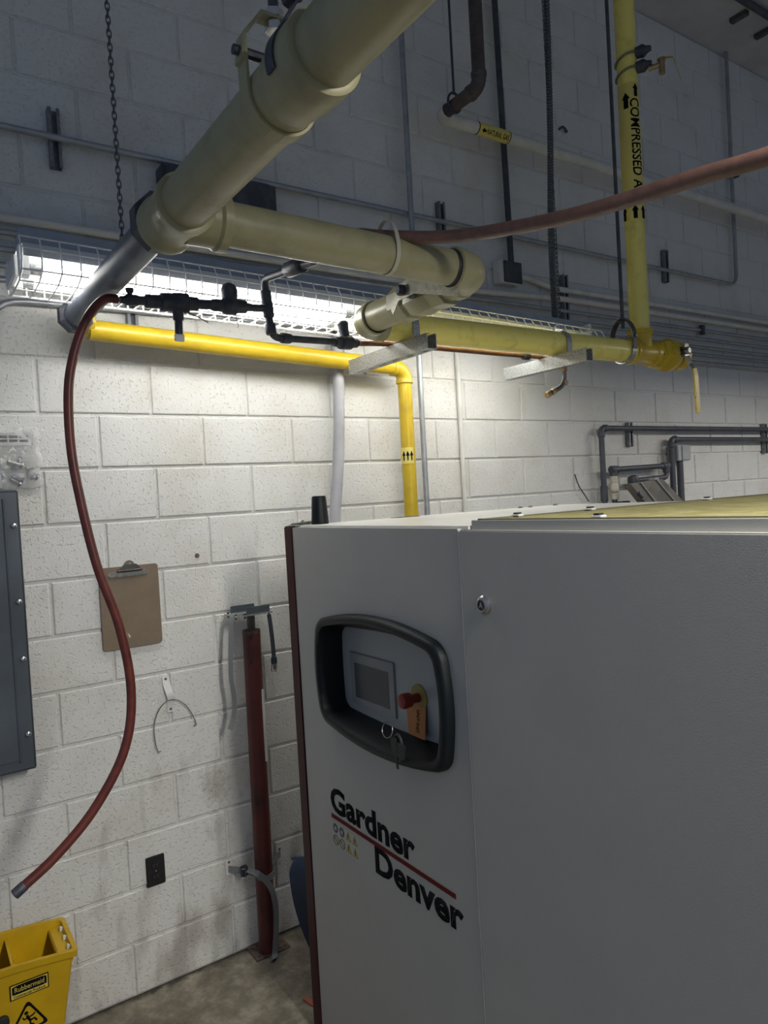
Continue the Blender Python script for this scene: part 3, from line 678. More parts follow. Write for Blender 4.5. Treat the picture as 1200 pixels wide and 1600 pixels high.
# pair of saddle clamps and a little drain cock high on the riser
sc = thing('saddle_clamp_outlet', (XR, YP, 3.88), 'pair of clamps and small drain cock high on the riser', 'clamp')
bd = A0+1.35; bx, by = math.cos(bd), math.sin(bd)
for z in (3.835, 3.905):
    ring = []
    for k in range(28):
        a = 2*math.pi*k/28; ring.append(V(XR+.0525*math.cos(a), YP+.0525*math.sin(a), z+.018*math.cos(a-bd)))
    MB().tube(ring, .0055, 6, closed=True).build('clamp_ring', mat('khaki_clamp', (.20, .19, .11), .5, .4), sc)
    MB().rev((XR+bx*.045, YP+by*.045, z+.018), (bx, by, 0), [(0, .026), (.035, .03), (.05, .018), (.07, .012)], 14).build('clamp_boss', DARKFIT, sc)
p0 = V(XR+bx*.10, YP+by*.10, 3.83)
ck = MB(); ck.cyl(p0, p0+V(bx, by, 0)*.06, .012, 10); ck.rev(p0+V(bx*.06, by*.06, -.045), (0, 0, 1), [(0, .014), (.06, .014), (.062, .02), (.07, .02)], 10); cko = ck.build('drain_cock', BRASS, sc)
MB().ribbon([p0+V(bx*.06, by*.06, .03), p0+V(bx*.11, by*.11, .015), p0+V(bx*.135, by*.135, -.08), p0+V(bx*.14, by*.14, -.10)], .014, .003, V(-by, bx, 0)).build('cock_lever', LEVERY, sc, False)
rod = thing('clevis_hanger', (2.33, YP, 2.6), 'threaded rod and steel clevis ring holding pipe beside the riser', 'hanger')
MB().cyl((2.275, YP, 2.60), (2.275, YP, CEIL_Z-.003), .0085, 10).build('rod', DCON, rod)
XC = 2.275
MB().ribbon([V(XC, YP+.060*math.cos(a), ZP+.060*math.sin(a)) for a in [math.pi*k/14 for k in range(14, 29)]]+[], .03, .005, V(1, 0, 0)).build('lower_strap', GALV, rod, False)
pts = [V(XC, YP-.064, ZP)]+[V(XC, YP+.064*math.cos(math.pi-math.pi*k/14), ZP+.05+.10*math.sin(math.pi*k/14)) for k in range(15)]+[V(XC, YP+.064, ZP)]
MB().ribbon(pts, .03, .005, V(1, 0, 0)).build('upper_yoke', DARKST, rod, False)
MB().cyl((XC, YP-.075, ZP+.06), (XC, YP+.075, ZP+.06), .007, 8).build('cross_bolt', DCHROME, rod)
MB().rev((XC, YP, ZP+.14), (0, 0, 1), [(0, .016), (.014, .016)], 6).build('hex_nut', DARKST, rod, False)

# strut channels under the manifold
def strut(x, y0, y1, ztop, label, holes=True):
    w, h, t = .044, .056, .003
    th = thing('strut_channel', (x, (y0+y1)/2, ztop-h), label, 'channel', 'galvanised pipe supports')
    b = MB(); b.box((x-w/2, y0, ztop-h), (x-w/2+t, y1, ztop)); b.box((x+w/2-t, y0, ztop-h), (x+w/2, y1, ztop))
    b.box((x-w/2+t, y0, ztop-t), (x-w/2+.011, y1, ztop)); b.box((x+w/2-.011, y0, ztop-t), (x+w/2-t, y1, ztop)); b.build('side_walls', GALV, th, False)
    n = 6; L = (y1-y0)/n; f = MB()
    f.box((x-w/2+t, y0, ztop-h), (x-.007, y1, ztop-h+t)); f.box((x+.007, y0, ztop-h), (x+w/2-t, y1, ztop-h+t))
    for k in range(n+1):
        c = y0+L*k; f.box((x-.007, max(y0, c-L*.28), ztop-h), (x+.007, min(y1, c+L*.28), ztop-h+t))
    f.build('slotted_base', GALV, th, False); return th
s1 = strut(.965, -.83, -.30, 2.437, 'galvanised strut channel hanging below the ball valve elbow')
s2 = strut(1.79, -.85, -.36, 2.437, 'galvanised strut channel under the middle of the dusty yellow pipe')
def pclamp(x, label):
    t = thing('pipe_clamp', (x, YP, ZP), label, 'clamp', 'strut pipe clamps')
    pts = [V(x, YP-.058, 2.425)]+[V(x, YP-.0575*math.cos(math.pi*k/12), ZP+.0575*math.sin(math.pi*k/12)) for k in range(13)]+[V(x, YP+.058, 2.425)]
    MB().ribbon(pts, .03, .003, V(1, 0, 0)).build('strap', GALV, t, False)
    b = MB().box((x-.013, YP-.012, ZP+.055), (x-.010, YP+.012, ZP+.085)); b.box((x+.010, YP-.012, ZP+.055), (x+.013, YP+.012, ZP+.085)); b.cyl((x-.02, YP, ZP+.072), (x+.02, YP, ZP+.072), .007, 6); b.build('clamp_ears', CHROME, t, False)
pclamp(.985, 'steel strap clamp on strut just right of the ball valve'); pclamp(1.825, 'steel strap clamp with bolt on the middle strut')

# small black iron line: take-off, drop, valve assembly, run to the strut, copper line
XD, YD = .374, -.72
bl = thing('iron_drop_line', (XD, YD, 2.5), 'small black iron pipe dropping from the branch in front of the lamp', 'pipe')
MB().tube(fillet([(XD, YT+.045, 2.522), (XD, YD, 2.588), (XD+.016, YD, 2.402), (.80, -.60, 2.437)], .035, 8), .0125, 14).build('pipe', DARKFIT, bl)
for p, d, L, r in (((XD, YT+.045, 2.522), (0, 1, .115), .05, .019), ((XD, -.98, 2.557), (0, 1, .115), .09, .024), ((XD+.003, YD, 2.55), (.08, 0, -1), .045, .018), ((XD+.013, YD, 2.445), (.08, 0, -1), .035, .018), ((XD+.056, YD+.012, 2.4055), (1, .29, .085), .04, .018), ((XD+.007, YD, 2.515), (.08, 0, -1), .05, .018)):
    MB().rev(p, d, [(0, r*.9), (.004, r), (L-.004, r), (L, r*.9)], 14).build('fitting', DARKFIT, bl)
bv_ = MB(); bv_.rev((.675, -.636, 2.4265), (1, .29, .085), [(0, .018), (.03, .019), (.035, .026), (.085, .026), (.09, .019), (.12, .018)], 14); bv_.rev((.735, -.619, 2.445), (-.15, 0, 1), [(0, .017), (.03, .018), (.055, .021), (.062, .014)], 14); bv_.build('stop_valve', DARKFIT, bl)
ha = thing('hose_bib_assembly', (.1, YD, 2.48), 'black regulator and valve assembly between hose and iron drop line', 'fitting')
ZA = 2.474
def ax(x): return V(x, YD, ZA+.018*(x+.08)/.42)
MB().cyl(ax(.20), ax(XD+.008), .0115, 12).build('pipe', DARKFIT, ha)
MB().rev(ax(-.085), (1, 0, .044), [(0, .010), (.015, .012), (.02, .016), (.05, .016), (.055, .013), (.07, .013), (.075, .020), (.115, .020), (.12, .027), (.155, .028), (.16, .030), (.20, .030), (.205, .021), (.23, .021), (.235, .015), (.275, .015), (.28, .019), (.31, .019), (.315, .024), (.325, .027), (.355, .027), (.36, .022), (.39, .020), (.395, .014), (.41, .012)], 14).build('body', DARKFIT, ha)
MB().rev(ax(.252)+V(0, 0, .01), (0, 0, 1), [(0, .022), (.02, .026), (.04, .026), (.055, .020), (.062, .008)], 18).build('regulator_dome', DARKFIT, ha)
MB().rev(ax(-.055)+V(0, 0, .01), (0, 0, 1), [(0, .008), (.012, .008), (.013, .012), (.024, .012)], 8).build('latch_knob', DARKFIT, ha)
MB().rev(ax(.085)+V(0, 0, -.02), (-.02, 0, -1), [(0, .018), (.03, .016), (.034, .0125), (.075, .0125)], 12).build('drain_leg', DARKFIT, ha)
MB().box(ax(.085)+V(-.016, -.006, -.115), ax(.085)+V(.013, .006, -.092)).build('drain_tab', PAPER, ha, bevel=.002)
MB().tube(spline([ax(.105)+V(0, -.012, -.03), ax(.13)+V(0, -.03, -.045), ax(.165)+V(0, -.03, -.062)]), .0022, 6).build('lever_wire', DCHROME, ha)
MB().tube(spline([ax(.27)+V(0, 0, -.025), ax(.272)+V(0, 0, -.045), ax(.276)+V(0, 0, -.06), ax(.272)+V(0, 0, -.066)]), .0012, 5).build('loose_wire', DARKFIT, ha)
# copper line along the struts and brass end
cl = thing('copper_line', (1.4, -.575, 2.45), 'thin brown copper line lying on the strut channels under the pipe', 'pipe')
MB().tube(fillet([(.81, -.595, 2.4385), (.93, -.577, 2.4505), (1.88, -.575, 2.4505)], .05), .011, 12).build('tube', COPPER, cl)
MB().rev((1.68, -.575, 2.4505), (1, 0, 0), [(0, .012), (.003, .018), (.035, .018), (.038, .012)], 12).build('coupling', DARKFIT, cl)
MB().rev((1.70, -.575, 2.455), (0, 0, 1), [(0, .017), (.02, .02), (.034, .018), (.04, .01)], 14).build('clamp_knob', DARKFIT, cl)
be = thing('brass_end_fitting', (1.72, -.7, 2.3), 'brass tail fitting hanging below the middle strut channel', 'fitting')
MB().tube(fillet([(1.80, -.70, 2.40), (1.80, -.70, 2.305), (1.70, -.70, 2.265)], .05, 8), .0105, 12).build('tail_pipe', DARKST, be)
for p, d in (((1.80, -.70, 2.385), (0, 0, -1)), ((1.80, -.70, 2.325), (0, 0, -1)), ((1.735, -.70, 2.279), (-1, 0, -.4)), ((1.70, -.70, 2.265), (-1, 0, -.4))):
    MB().rev(p, d, [(0, .012), (.002, .0155), (.018, .0155), (.02, .012)], 8).build('brass_nut', BRASS, be, False)

# hanger of the big header
ch = thing('header_hanger', (XH, -1.77, 2.6), 'clevis hanger with steel rod on the thick overhead pipe', 'hanger')
HY = -1.80
pts = [V(XH+.0585*math.cos(a), HY, ZH+.0585*math.sin(a)) for a in [math.pi+math.pi*k/16 for k in range(17)]]
pts = [V(XH-.060, HY, ZH+.070)]+pts+[V(XH+.060, HY, ZH+.070)]
MB().ribbon(pts, .03, .005, V(0, 1, 0)).build('lower_strap', KHAKI, ch, False)
pts = [V(XH-.064, HY, ZH+.045), V(XH-.060, HY, ZH+.085), V(XH-.028, HY, ZH+.128), V(XH+.028, HY, ZH+.128), V(XH+.060, HY, ZH+.085), V(XH+.064, HY, ZH+.045)]
MB().ribbon(pts, .028, .006, V(0, 1, 0)).build('upper_yoke', KHAKI, ch, False)
MB().cyl((XH-.075, HY, ZH+.062), (XH+.075, HY, ZH+.062), .008, 8).build('cross_bolt', DARKFIT, ch)
MB().cyl((XH, HY, ZH+.12), (XH, HY, CEIL_Z-.003), .0085, 10).build('rod', DCON, ch)
for z in (.110, .131): MB().rev((XH, HY, ZH+z), (0, 0, 1), [(0, .016), (.013, .016)], 6).build('hex_nut', CHROME, ch, False)

hb = thing('strap_hanger', (XH, -1.90, 2.6), 'dark flat strap hanger just behind the thick pipe coupling', 'hanger')
MB().ribbon([V(XH-.0645*math.cos(a), -1.90, ZH+.0645*math.sin(a)) for a in [math.pi*(.35*k/10-.1) for k in range(11)]]+[V(XH-.012, -1.90, ZH+.10), V(XH-.012, -1.90, ZH+.16)], .024, .004, V(0, 1, 0)).build('strap', DARKFIT, hb, False)
MB().cyl((XH-.012, -1.90, ZH+.10), (XH-.012, -1.90, CEIL_Z-.003), .0085, 10).build('rod', DCON, hb)
MB().cyl((XH-.012, -1.93, ZH+.115), (XH-.012, -1.87, ZH+.115), .012, 8).build('cross_bolt', DARKFIT, hb)
# hoses
hz = [V(-.090, -.72, 2.474), V(-0.124, -0.720, 2.471), V(-0.157, -0.720, 2.441), V(-0.189, -0.720, 2.388), V(-0.220, -0.722, 2.305), V(-0.240, -0.725, 2.207), V(-0.245, -0.730, 2.065), V(-0.234, -0.735, 1.932), V(-0.201, -0.740, 1.726), V(-0.151, -0.745, 1.539), V(-0.132, -0.750, 1.354), V(-0.161, -0.755, 1.198), V(-0.248, -0.760, 1.061), V(-0.353, -0.770, 0.967), V(-0.453, -0.780, 0.907)]
hp = spline(hz, 10)
rh = MB().tube(hp, .0128, 16); rh = rh.build('rubber_hose', HOSER, None); tag(rh, 'red rubber air hose dangling in front of the block wall', 'hose')
d = (hp[-1]-hp[-3]).normalized()
MB().rev(hp[-1]-d*.02, d, [(0, .0132), (.002, .0142), (.03, .0142), (.032, .008)], 14).build('hose_end', DARKFIT, rh)
h2 = [V(.30, -1.17, 2.574), V(.40, -1.205, 2.578), V(0.470, -1.266, 2.561), V(0.578, -1.401, 2.532), V(0.615, -1.596, 2.495), V(0.623, -1.785, 2.462), V(0.627, -1.945, 2.444), V(0.622, -2.087, 2.428), V(0.614, -2.204, 2.410)]
e = (h2[-1]-h2[-2]); h2 += [h2[-1]+e*1.0+V(0, 0, .01), h2[-1]+e*2.2+V(0, 0, .03), h2[-1]+e*4+V(0, 0, .10)]
hp = spline(h2, 10); n = len(hp)
oh = MB().tube(hp, [.004+.0125*min(1, k/14) for k in range(n)], 18).build('air_hose', HOSEB, None); tag(oh, 'brown rubber hose looping from right edge to the branch pipe top', 'hose')
zt = MB().ribbon([V(.468, YT+.006+.0535*math.cos(a), 2.507+.0535*math.sin(a)+(.038*max(0, math.sin(a)))) for a in [2*math.pi*k/28 for k in range(29)]], .012, .002, V(1, 0, 0)).build('cable_tie', mat('pale_nylon', (.46, .44, .34), .5), None, False)
tag(zt, 'pale cable tie strapping the brown hose to branch pipe', 'cable tie')

# ================================================================== natural gas line
gz, gy, gx = 3.685, -.15, 1.64
gs = thing('natural_gas_pipe', (2.5, gy, gz), 'white natural gas pipe high on the wall with yellow marker', 'pipe')
elbow((gx, gy, gz), (0, -1, 0), (1, 0, 0), .04, .031, 'elbow', WHITEC, gs, .02)
MB().cyl((gx+.05, gy, gz), (7.6, gy, gz+.03), .0305, 24).build('pipe', WHITEC, gs)
gm = MB().cyl((1.875, gy, gz+.001), (2.085, gy, gz+.002), .0316, 28).build('pipe_marker', LBLB, gs)
MB().cyl((1.871, gy, gz+.001), (1.876, gy, gz+.001), .0318, 28).cyl((2.084, gy, gz+.002), (2.089, gy, gz+.002), .0318, 28).build('marker_edge', INK, gm)
Ag = math.atan2(CAM.z-gz, CAM.y-gy)  # angle in the y-z plane towards the viewer
def gwrap(x, y, z):
    a = Ag-(y-.013)/.0318*1.0 ; r = .0318+z; return V(1.925+x, gy+r*math.cos(a), gz+.0015+r*math.sin(a))
place_text('marker_lettering', 'NATURAL GAS', (.150, .026), None, INK, gm, .012, .0005, gwrap, 1)
MB().prism([gwrap(x, y, .0004) for x, y in ((-.034, .013), (-.018, .026), (-.018, .018), (-.006, .018), (-.006, .008), (-.018, .008), (-.018, 0))], (0, -.0006, -.0006)).build('flow_arrow', INK, gm, False)
gd = thing('gas_drop_pipe', (gx, -.43, 4.2), 'dark brown pipe dropping from the ceiling into the gas pipe', 'pipe')
MB().cyl((gx, -.435, gz+.06), (gx, -.435, CEIL_Z-.003), .0305, 24).build('pipe', BROWNP, gd)
elbow((gx, -.435, gz), (0, 0, 1), (0, 1, 0), .045, .031, 'elbow', BROWNP, gd, .024)
MB().cyl((gx, -.38, gz), (gx, -.205, gz), .0305, 24).build('pipe', BROWNP, gd)
gh = thing('gas_pipe_hanger', (gx, -.26, gz), 'thin rod with ring clamp holding dark gas pipe', 'hanger')
MB().tube([V(gx+.038*math.cos(a), -.26, gz+.012+.046*math.sin(a)) for a in [2*math.pi*k/20 for k in range(20)]], .006, 6, closed=True).build('ring', DARKFIT, gh)
MB().cyl((gx, -.26, gz+.055), (gx, -.26, CEIL_Z-.003), .006, 8).build('rod', DCON, gh)

# ================================================================== wall conduits and boxes
def conduit(name, pts, r, material, label, R=.06, group=None, seg=12):
    return tag(MB().tube(fillet(pts, R, 6), r, seg).build(name, material, None), label, 'conduit', group)
conduit('wall_conduit', [(-1.5, -.04, 3.235), (4.42, -.04, 3.225), (4.42, -.04, CEIL_Z-.003)], .0125, EMT, 'long thin metal conduit crossing the upper wall and bending up at right', .10)
conduit('wall_conduit', [(-1.5, -.035, 2.925), (1.75, -.035, 2.90), (2.35, -.035, 2.925), (2.6, -.035, 2.935), (7.6, -.035, 2.945)], .0165, WHITEC, 'second painted conduit down, crossing wall behind the strip light top', .2)
conduit('wall_conduit', [(2.22, -.035, 3.02), (2.32, -.035, 3.02), (2.50, -.035, 2.985), (2.75, -.035, 2.990), (7.6, -.035, 3.005)], .0165, WHITEC, 'painted conduit curving out of the dark junction box', .12)
for z, lab in ((2.875, 'uppermost of the thin parallel conduits right of the riser'), (2.815, 'second thin parallel conduit down right of the riser'), (2.758, 'third thin parallel conduit down right of the riser'), (2.708, 'fourth thin parallel conduit down right of the riser')):
    conduit('wall_conduit', [(-1.5, -.028, z-.01), (7.6, -.028, z)], .011, EMT, lab)
conduit('wall_conduit', [(-.352, -.04, 1.97), (-.352, -.04, 2.625), (.6, -.04, 2.635), (7.6, -.03, 2.66)], .0115, EMT, 'lowest wall conduit, bending down at left into the breaker panel', .13)
conduit('wall_conduit', [(1.487, -.07, 1.05), (1.497, -.07, CEIL_Z-.003)], .0135, EMT, 'vertical metal conduit just right of the yellow drop pipe', .05)
conduit('wall_conduit', [(1.782, -.014, 1.05), (1.782, -.014, 2.62)], .0125, WHITEC, 'white painted vertical conduit on wall right of metal one')
conduit('wall_conduit', [(2.175, -.045, 3.085), (2.15, -.045, CEIL_Z-.003)], .0165, DCON, 'dark vertical conduit running up from the dark junction box')
conduit('flexible_tubing', [(1.034, -.066, 2.60), (1.032, -.066, 2.47), (1.024, -.068, 2.27), (.998, -.075, 2.00), (.962, -.075, 1.78), (.94, -.09, 1.3), (.94, -.30, 1.0)], .0255, GREYC, 'grey flexible tubing bowing down behind the compressor cabinet', .15)
jb = thing('junction_box', (2.16, -.035, 2.97), 'small dark square junction box on the upper wall', 'junction box')
MB().box((2.075, -.002, 2.965), (2.225, -.055, 3.088)).build('box', WHITEC, jb, bevel=.003); MB().box((2.105, -.055, 2.972), (2.235, -.064, 3.084)).build('cover', DCON, jb, bevel=.002)
pb = thing('pull_box', (.55, -.05, 2.97), 'dark metal pull box on upper wall behind the branch pipe', 'junction box')
MB().box((.28, -.002, 2.975), (.765, -.085, 3.205)).build('box', DCON, pb, bevel=.004); MB().box((.29, -.085, 2.985), (.755, -.090, 3.195)).build('cover', DCON, pb, bevel=.002)
def wall_strut(x, z0, z1, label, y=.0):
    b = MB(); b.box((x-.02, -.002, z0), (x+.02, -.005, z1)); b.box((x-.02, -.002, z0), (x-.017, -.032, z1)); b.box((x+.017, -.002, z0), (x+.02, -.032, z1))
    b.box((x-.017, -.029, z0), (x-.009, -.032, z1)); b.box((x+.009, -.029, z0), (x+.017, -.032, z1))
    return tag(b.build('wall_strut', mat('dim_galv', (.24, .25, .27), .45, .5, col2=(.18, .19, .2), scale=40), None, False), label, 'channel', 'short wall struts')
wall_strut(-.09, 3.13, 3.345, 'short upright strut on the upper wall left of the chain')
wall_strut(1.722, 3.19, 3.335, 'short upright strut on the upper wall above brown hose')
wall_strut(3.606, 3.155, 3.365, 'short upright strut on upper wall right of the riser')
wall_strut(.147, 2.53, 2.70, 'short upright strut showing below guard above the wall pipe')
wall_strut(1.075, 2.53, 2.72, 'short upright strut beside the grey flexible tubing top')
wall_strut(2.62, 2.82, 3.08, 'short upright strut clipping the two painted conduits')
wall_strut(3.150, 2.085, 2.235, 'short upright strut holding the charcoal pipe on right wall')
wall_strut(4.74, 2.02, 2.24, 'short upright strut at right frame edge under charcoal pipes')
cc = MB().box((4.40, -.02, 3.99), (4.46, -.075, 4.04)); cc.box((4.30, -.02, 4.02), (4.42, -.05, 4.05)); tag(cc.build('conduit_clamp', DCON, None, bevel=.003), 'small dark clamp on tall conduit at upper right', 'clamp')
cs = MB().box((3.955, -.018, 2.84), (3.985, -.045, 2.905)); tag(cs.build('conduit_strap', DCON, None, bevel=.002), 'small dark strap across the uppermost thin conduit', 'clamp')
for x, z, lab in ((2.69, 3.93, 'small dark wall anchor left of the riser'), (3.43, 3.70, 'small dark wall anchor right of the riser lettering')):
    q = 1.
    tag(MB().tube(spline([(x-.03*q, -.004, z), (x-.01*q, -.018*q, z+.012*q), (x+.02*q, -.018*q, z-.006*q), (x+.03*q, -.004, z+.004)]), .007*q, 6).build('wall_anchor', DCON, None), lab, 'anchor')
tag(MB().rev((.351, -.0005, 1.668), (0, -1, 0), [(0, .010), (.004, .009), (.005, .004)], 10).build('wall_plug', RUST, None), 'small rusty plug in the wall right of the clipboard', 'anchor')
for k, (x, y, lab) in enumerate(((4.10, -.315, 'short dark ceiling bar left of the other at upper right'), (4.42, -.305, 'short dark ceiling bar in the upper right corner'))):
    tag(MB().box((x-.02, y-.055, CEIL_Z-.03), (x+.02, y+.055, CEIL_Z-.002)).build('ceiling_bar', DCON, None, False), lab, 'bar')
conduit('ceiling_conduit', [(3.6, -.43, CEIL_Z-.03), (7.6, -.43, CEIL_Z-.03)], .022, DCON, 'dark pipe running along the ceiling at upper right')

# charcoal plastic drain pipes on the right
pv = thing('drain_pipe', (3.5, -.06, 2.0), 'upper charcoal plastic drain pipe on right wall', 'pipe')
MB().cyl((2.828, -.06, 1.2), (2.828, -.06, 2.15), .0165, 16).build('pipe', PVCD, pv)
elbow((2.828, -.06, 2.193), (0, 0, -1), (1, 0, 0), .025, .0165, 'elbow', PVCD, pv, .03, 1.3)
MB().cyl((2.88, -.06, 2.193), (7.6, -.06, 2.20), .0165, 16).build('pipe', PVCD, pv); MB().cyl((2.828, -.06, 1.76), (2.828, -.06, 1.85), .022, 16).build('coupling', PVCD, pv)
pv = thing('drain_pipe', (4, -.06, 2.0), 'lower charcoal plastic drain pipe on right wall', 'pipe')
MB().cyl((3.515, -.06, 1.2), (3.515, -.06, 2.08), .0185, 16).build('pipe', PVCD, pv)
elbow((3.515, -.06, 2.125), (0, 0, -1), (1, 0, 0), .025, .0175, 'elbow', PVCD, pv, .03, 1.3)
MB().cyl((3.57, -.06, 2.125), (7.6, -.06, 2.11), .0165, 16).build('pipe', PVCD, pv)
pv = thing('trap_pipe', (3.1, -.08, 1.8), 'looped charcoal pipe with cream union above the compressor roof', 'pipe')
MB().tube(fillet([(2.895, -.08, 1.2), (2.895, -.08, 1.945), (3.42, -.08, 1.955), (3.42, -.08, 1.882), (3.06, -.08, 1.872), (3.06, -.16, 1.80), (3.08, -.20, 1.62)], .035, 6), .0165, 16).build('pipe', PVCD, pv)
for p, d in (((2.895, -.08, 1.945), (1, 0, 0)), ((2.895, -.08, 1.945), (0, 0, -1)), ((3.42, -.08, 1.955), (-1, 0, 0)), ((3.42, -.08, 1.955), (0, 0, -1)), ((3.06, -.08, 1.872), (0, 0, -1))):
    MB().rev(V(*p)-V(*d)*.022, d, [(0, .018), (.003, .0225), (.062, .0225), (.065, .018)], 16).build('socket', PVCD, pv)
MB().rev((3.055, -.10, 1.872), (0, 0, 1), [(-.035, .012), (-.025, .03), (0, .036), (.025, .03), (.035, .012)], 16).build('ball_joint', PVCD, pv)
MB().rev((2.895, -.08, 1.765), (0, 0, 1), [(0, .019), (.002, .024), (.035, .024), (.04, .019), (.05, .027), (.09, .027), (.10, .020), (.105, .024), (.14, .024), (.142, .018)], 18).build('union', CREAM, pv)
MB().box((2.93, -.06, 1.735), (3.03, -.09, 1.752)).build('valve_handle', DARKFIT, pv, bevel=.004)
sb = thing('switch_box', (3.61, -.05, 1.99), 'small light grey switch box beside the charcoal drain pipes', 'junction box')
MB().box((3.545, -.002, 1.985), (3.675, -.085, 2.085)).build('box', GREYC, sb, bevel=.004); MB().box((3.585, -.085, 1.988), (3.678, -.092, 2.082)).build('cover', GREYC, sb, bevel=.003); MB().cyl((3.62, -.045, 1.2), (3.62, -.045, 1.985), .021, 14).build('conduit', PVCD, sb)
tag(MB().tube(spline([(2.64, -.006, 1.93), (2.655, -.02, 1.86), (2.70, -.025, 1.80), (2.735, -.02, 1.765)]), .0035, 6).build('loose_cable', BROWNP, None), 'short dark loose wire end sticking off wall above compressor', 'cable')
dr = thing('sheet_metal_unit', (3.0, -.42, 0), 'brown grey sheet metal unit with tilted cover behind the compressor', 'cabinet')
MB().box((2.72, -.25, 0), (3.40, -.60, 1.60)).build('body', METB, dr, bevel=.004)
cv = MB().prism([(2.755, -.30, 1.853), (3.06, -.30, 1.872), (3.36, -.30, 1.655), (3.03, -.30, 1.60)], (0, .05, 0)).build('tilted_cover', METB, dr, bevel=.003)
for a, b in (((2.835, 1.861), (3.09, 1.63)), ((2.985, 1.870), (3.26, 1.648))):
    MB().prism([(a[0], -.302, a[1]), (a[0]+.012, -.302, a[1]), (b[0]+.012, -.302, b[1]), (b[0], -.302, b[1])], (0, -.006, 0)).build('cover_rib', GALV, cv, False)
for k in range(3): MB().cyl((2.815+.035*k, -.305, 1.80-.05*k), (2.84+.035*k, -.312, 1.775-.05*k), .012, 8).build('cover_latch', DARKFIT, cv)
MB().box((2.98, -.26, 1.868), (3.02, -.30, 1.882)).build('hinge', GALV, cv, False)

# ================================================================== left wall things
ep = thing('breaker_panel', (-.6, -.05, 1.0), 'dark grey breaker panel at the left frame edge', 'electrical panel')
MB().box((-.86, -.002, .995), (-.300, -.10, 1.960)).build('enclosure', GREYP, ep, bevel=.004)
MB().box((-.855, -.10, 1.0), (-.304, -.104, 1.955)).build('trim_cover', GREYP, ep, bevel=.002)
MB().box((-.80, -.104, 1.035), (-.352, -.110, 1.925)).build('door', GREYP, ep, bevel=.002)
MB().cyl((-.349, -.107, 1.03), (-.349, -.107, 1.93), .0045, 8).build('door_hinge', GREYP, ep)
for z in (1.838, 1.577, 1.38, 1.12):
    MB().rev((-.321, -.104, z), (0, -1, 0), [(0, .0105), (.004, .010), (.008, .006), (.009, .002)], 14).build('cover_screw', CHROME, ep)
bgp = thing('parts_bag', (-.30, -.03, 1.98), 'clear plastic parts bag taped to the wall above the breaker panel', 'bag')
def bagpt(u, v, side):
    x = -.44+.232*u+(.006*math.sin(v*17)); z = 1.968+.212*v+.004*math.sin(u*21); puff = (math.sin(math.pi*u)**.6)*(math.sin(math.pi*min(1, v*1.05))**.7 if 0 < v < .95 else 0)
    y = -.016 - side*(.016*puff+.004*noise.noise(V(u*7, v*7, side*5))+.005*abs(noise.noise(V(u*3+v*4, v*2, 9)))); return V(x, min(y, -.003), z)
b = MB()
for sd in (1, -.6): b.grid([[bagpt(i/22, j/22, sd) for i in range(23)] for j in range(23)])
b.build('bag_film', PLASTIC, bgp)
card = MB().box((-.43, -.010, 2.12), (-.235, -.012, 2.165)).build('label_card', PAPER, bgp, False)
for r_ in range(2):
    for k in range(5): MB().box((-.405+.033*k, -.0125, 2.132+.014*r_), (-.377+.033*k, -.0132, 2.141+.014*r_)).build('printed_bar', INK, card, False)
rnd = random.Random(3)
for k in range(13):
    x = -.41+.175*rnd.random(); z = 1.985+.085*rnd.random()*(1-.4*abs(x+.32)/.1); a = rnd.random()*3.14; L_ = .02+.03*rnd.random(); r_ = .005+.005*rnd.random()
    dx, dz = math.cos(a)*L_, math.sin(a)*L_*.7
    MB().rev((x-dx/2, -.016, z-dz/2), (dx, 0, dz), [(0, r_*1.5), (.006, r_*1.5), (.0065, r_), (L_, r_), (L_+.002, r_*.5)], 8).build('bagged_part', (LUMP, DCHROME, GREYC)[k % 3], bgp, True)

cb = thing('clipboard', (.076, -.01, 1.35), 'brown hardboard clipboard hanging on the white block wall', 'clipboard')
poly = []
for cx, cz, a0 in ((.186-.012, 1.655-.012, 0), (-.036+.012, 1.655-.012, 90), (-.036+.012, 1.342+.012, 180), (.186-.012, 1.342+.012, 270)):
    for k in range(5): a = math.radians(a0+90*k/4); poly.append((cx+.012*math.cos(a), -.012, cz+.012*math.sin(a)))
MB().prism(poly, (0, .004, 0)).build('board', HARD, cb, True, 30)
c0 = (.072, 1.627)
clp = MB().prism([(c0[0]-.070, -.012, c0[1]-.012), (c0[0]-.078, -.012, c0[1]-.001), (c0[0]-.065, -.012, c0[1]+.010), (c0[0]+.065, -.012, c0[1]+.010), (c0[0]+.078, -.012, c0[1]-.001), (c0[0]+.070, -.012, c0[1]-.012)], (0, -.006, 0)).build('clip_bar', DCHROME, cb, bevel=.002)
MB().box((c0[0]-.022, -.0185, c0[1]-.006), (c0[0]+.05, -.020, c0[1]+.004)).build('clip_plate', mat('dull_plate', (.25, .25, .24), .5), clp, False)
MB().prism([(c0[0]-.048, -.020, c0[1]+.008), (c0[0]-.020, -.034, c0[1]+.036), (c0[0]+.025, -.034, c0[1]+.036), (c0[0]+.055, -.020, c0[1]+.008)], (0, -.002, 0)).build('clip_lever', CHROME, clp, False)
MB().cyl((c0[0]-.04, -.022, c0[1]+.012), (c0[0]+.045, -.022, c0[1]+.012), .006, 10).build('clip_spring', DARKST, clp)
MB().rev((c0[0]+.003, -.018, c0[1]+.030), (0, -1, 0), [(0, .020), (.003, .020), (.004, .008)], 16).build('hang_tab', DARKST, clp)
MB().prism([(.045, -.0122, 1.385), (.05, -.0122, 1.40), (.052, -.0122, 1.385)], (0, -.0003, 0)).prism([(.062, -.0122, 1.378), (.055, -.0122, 1.40), (.066, -.0122, 1.385)], (0, -.0003, 0)).build('scratch', PAPER, cb, False)
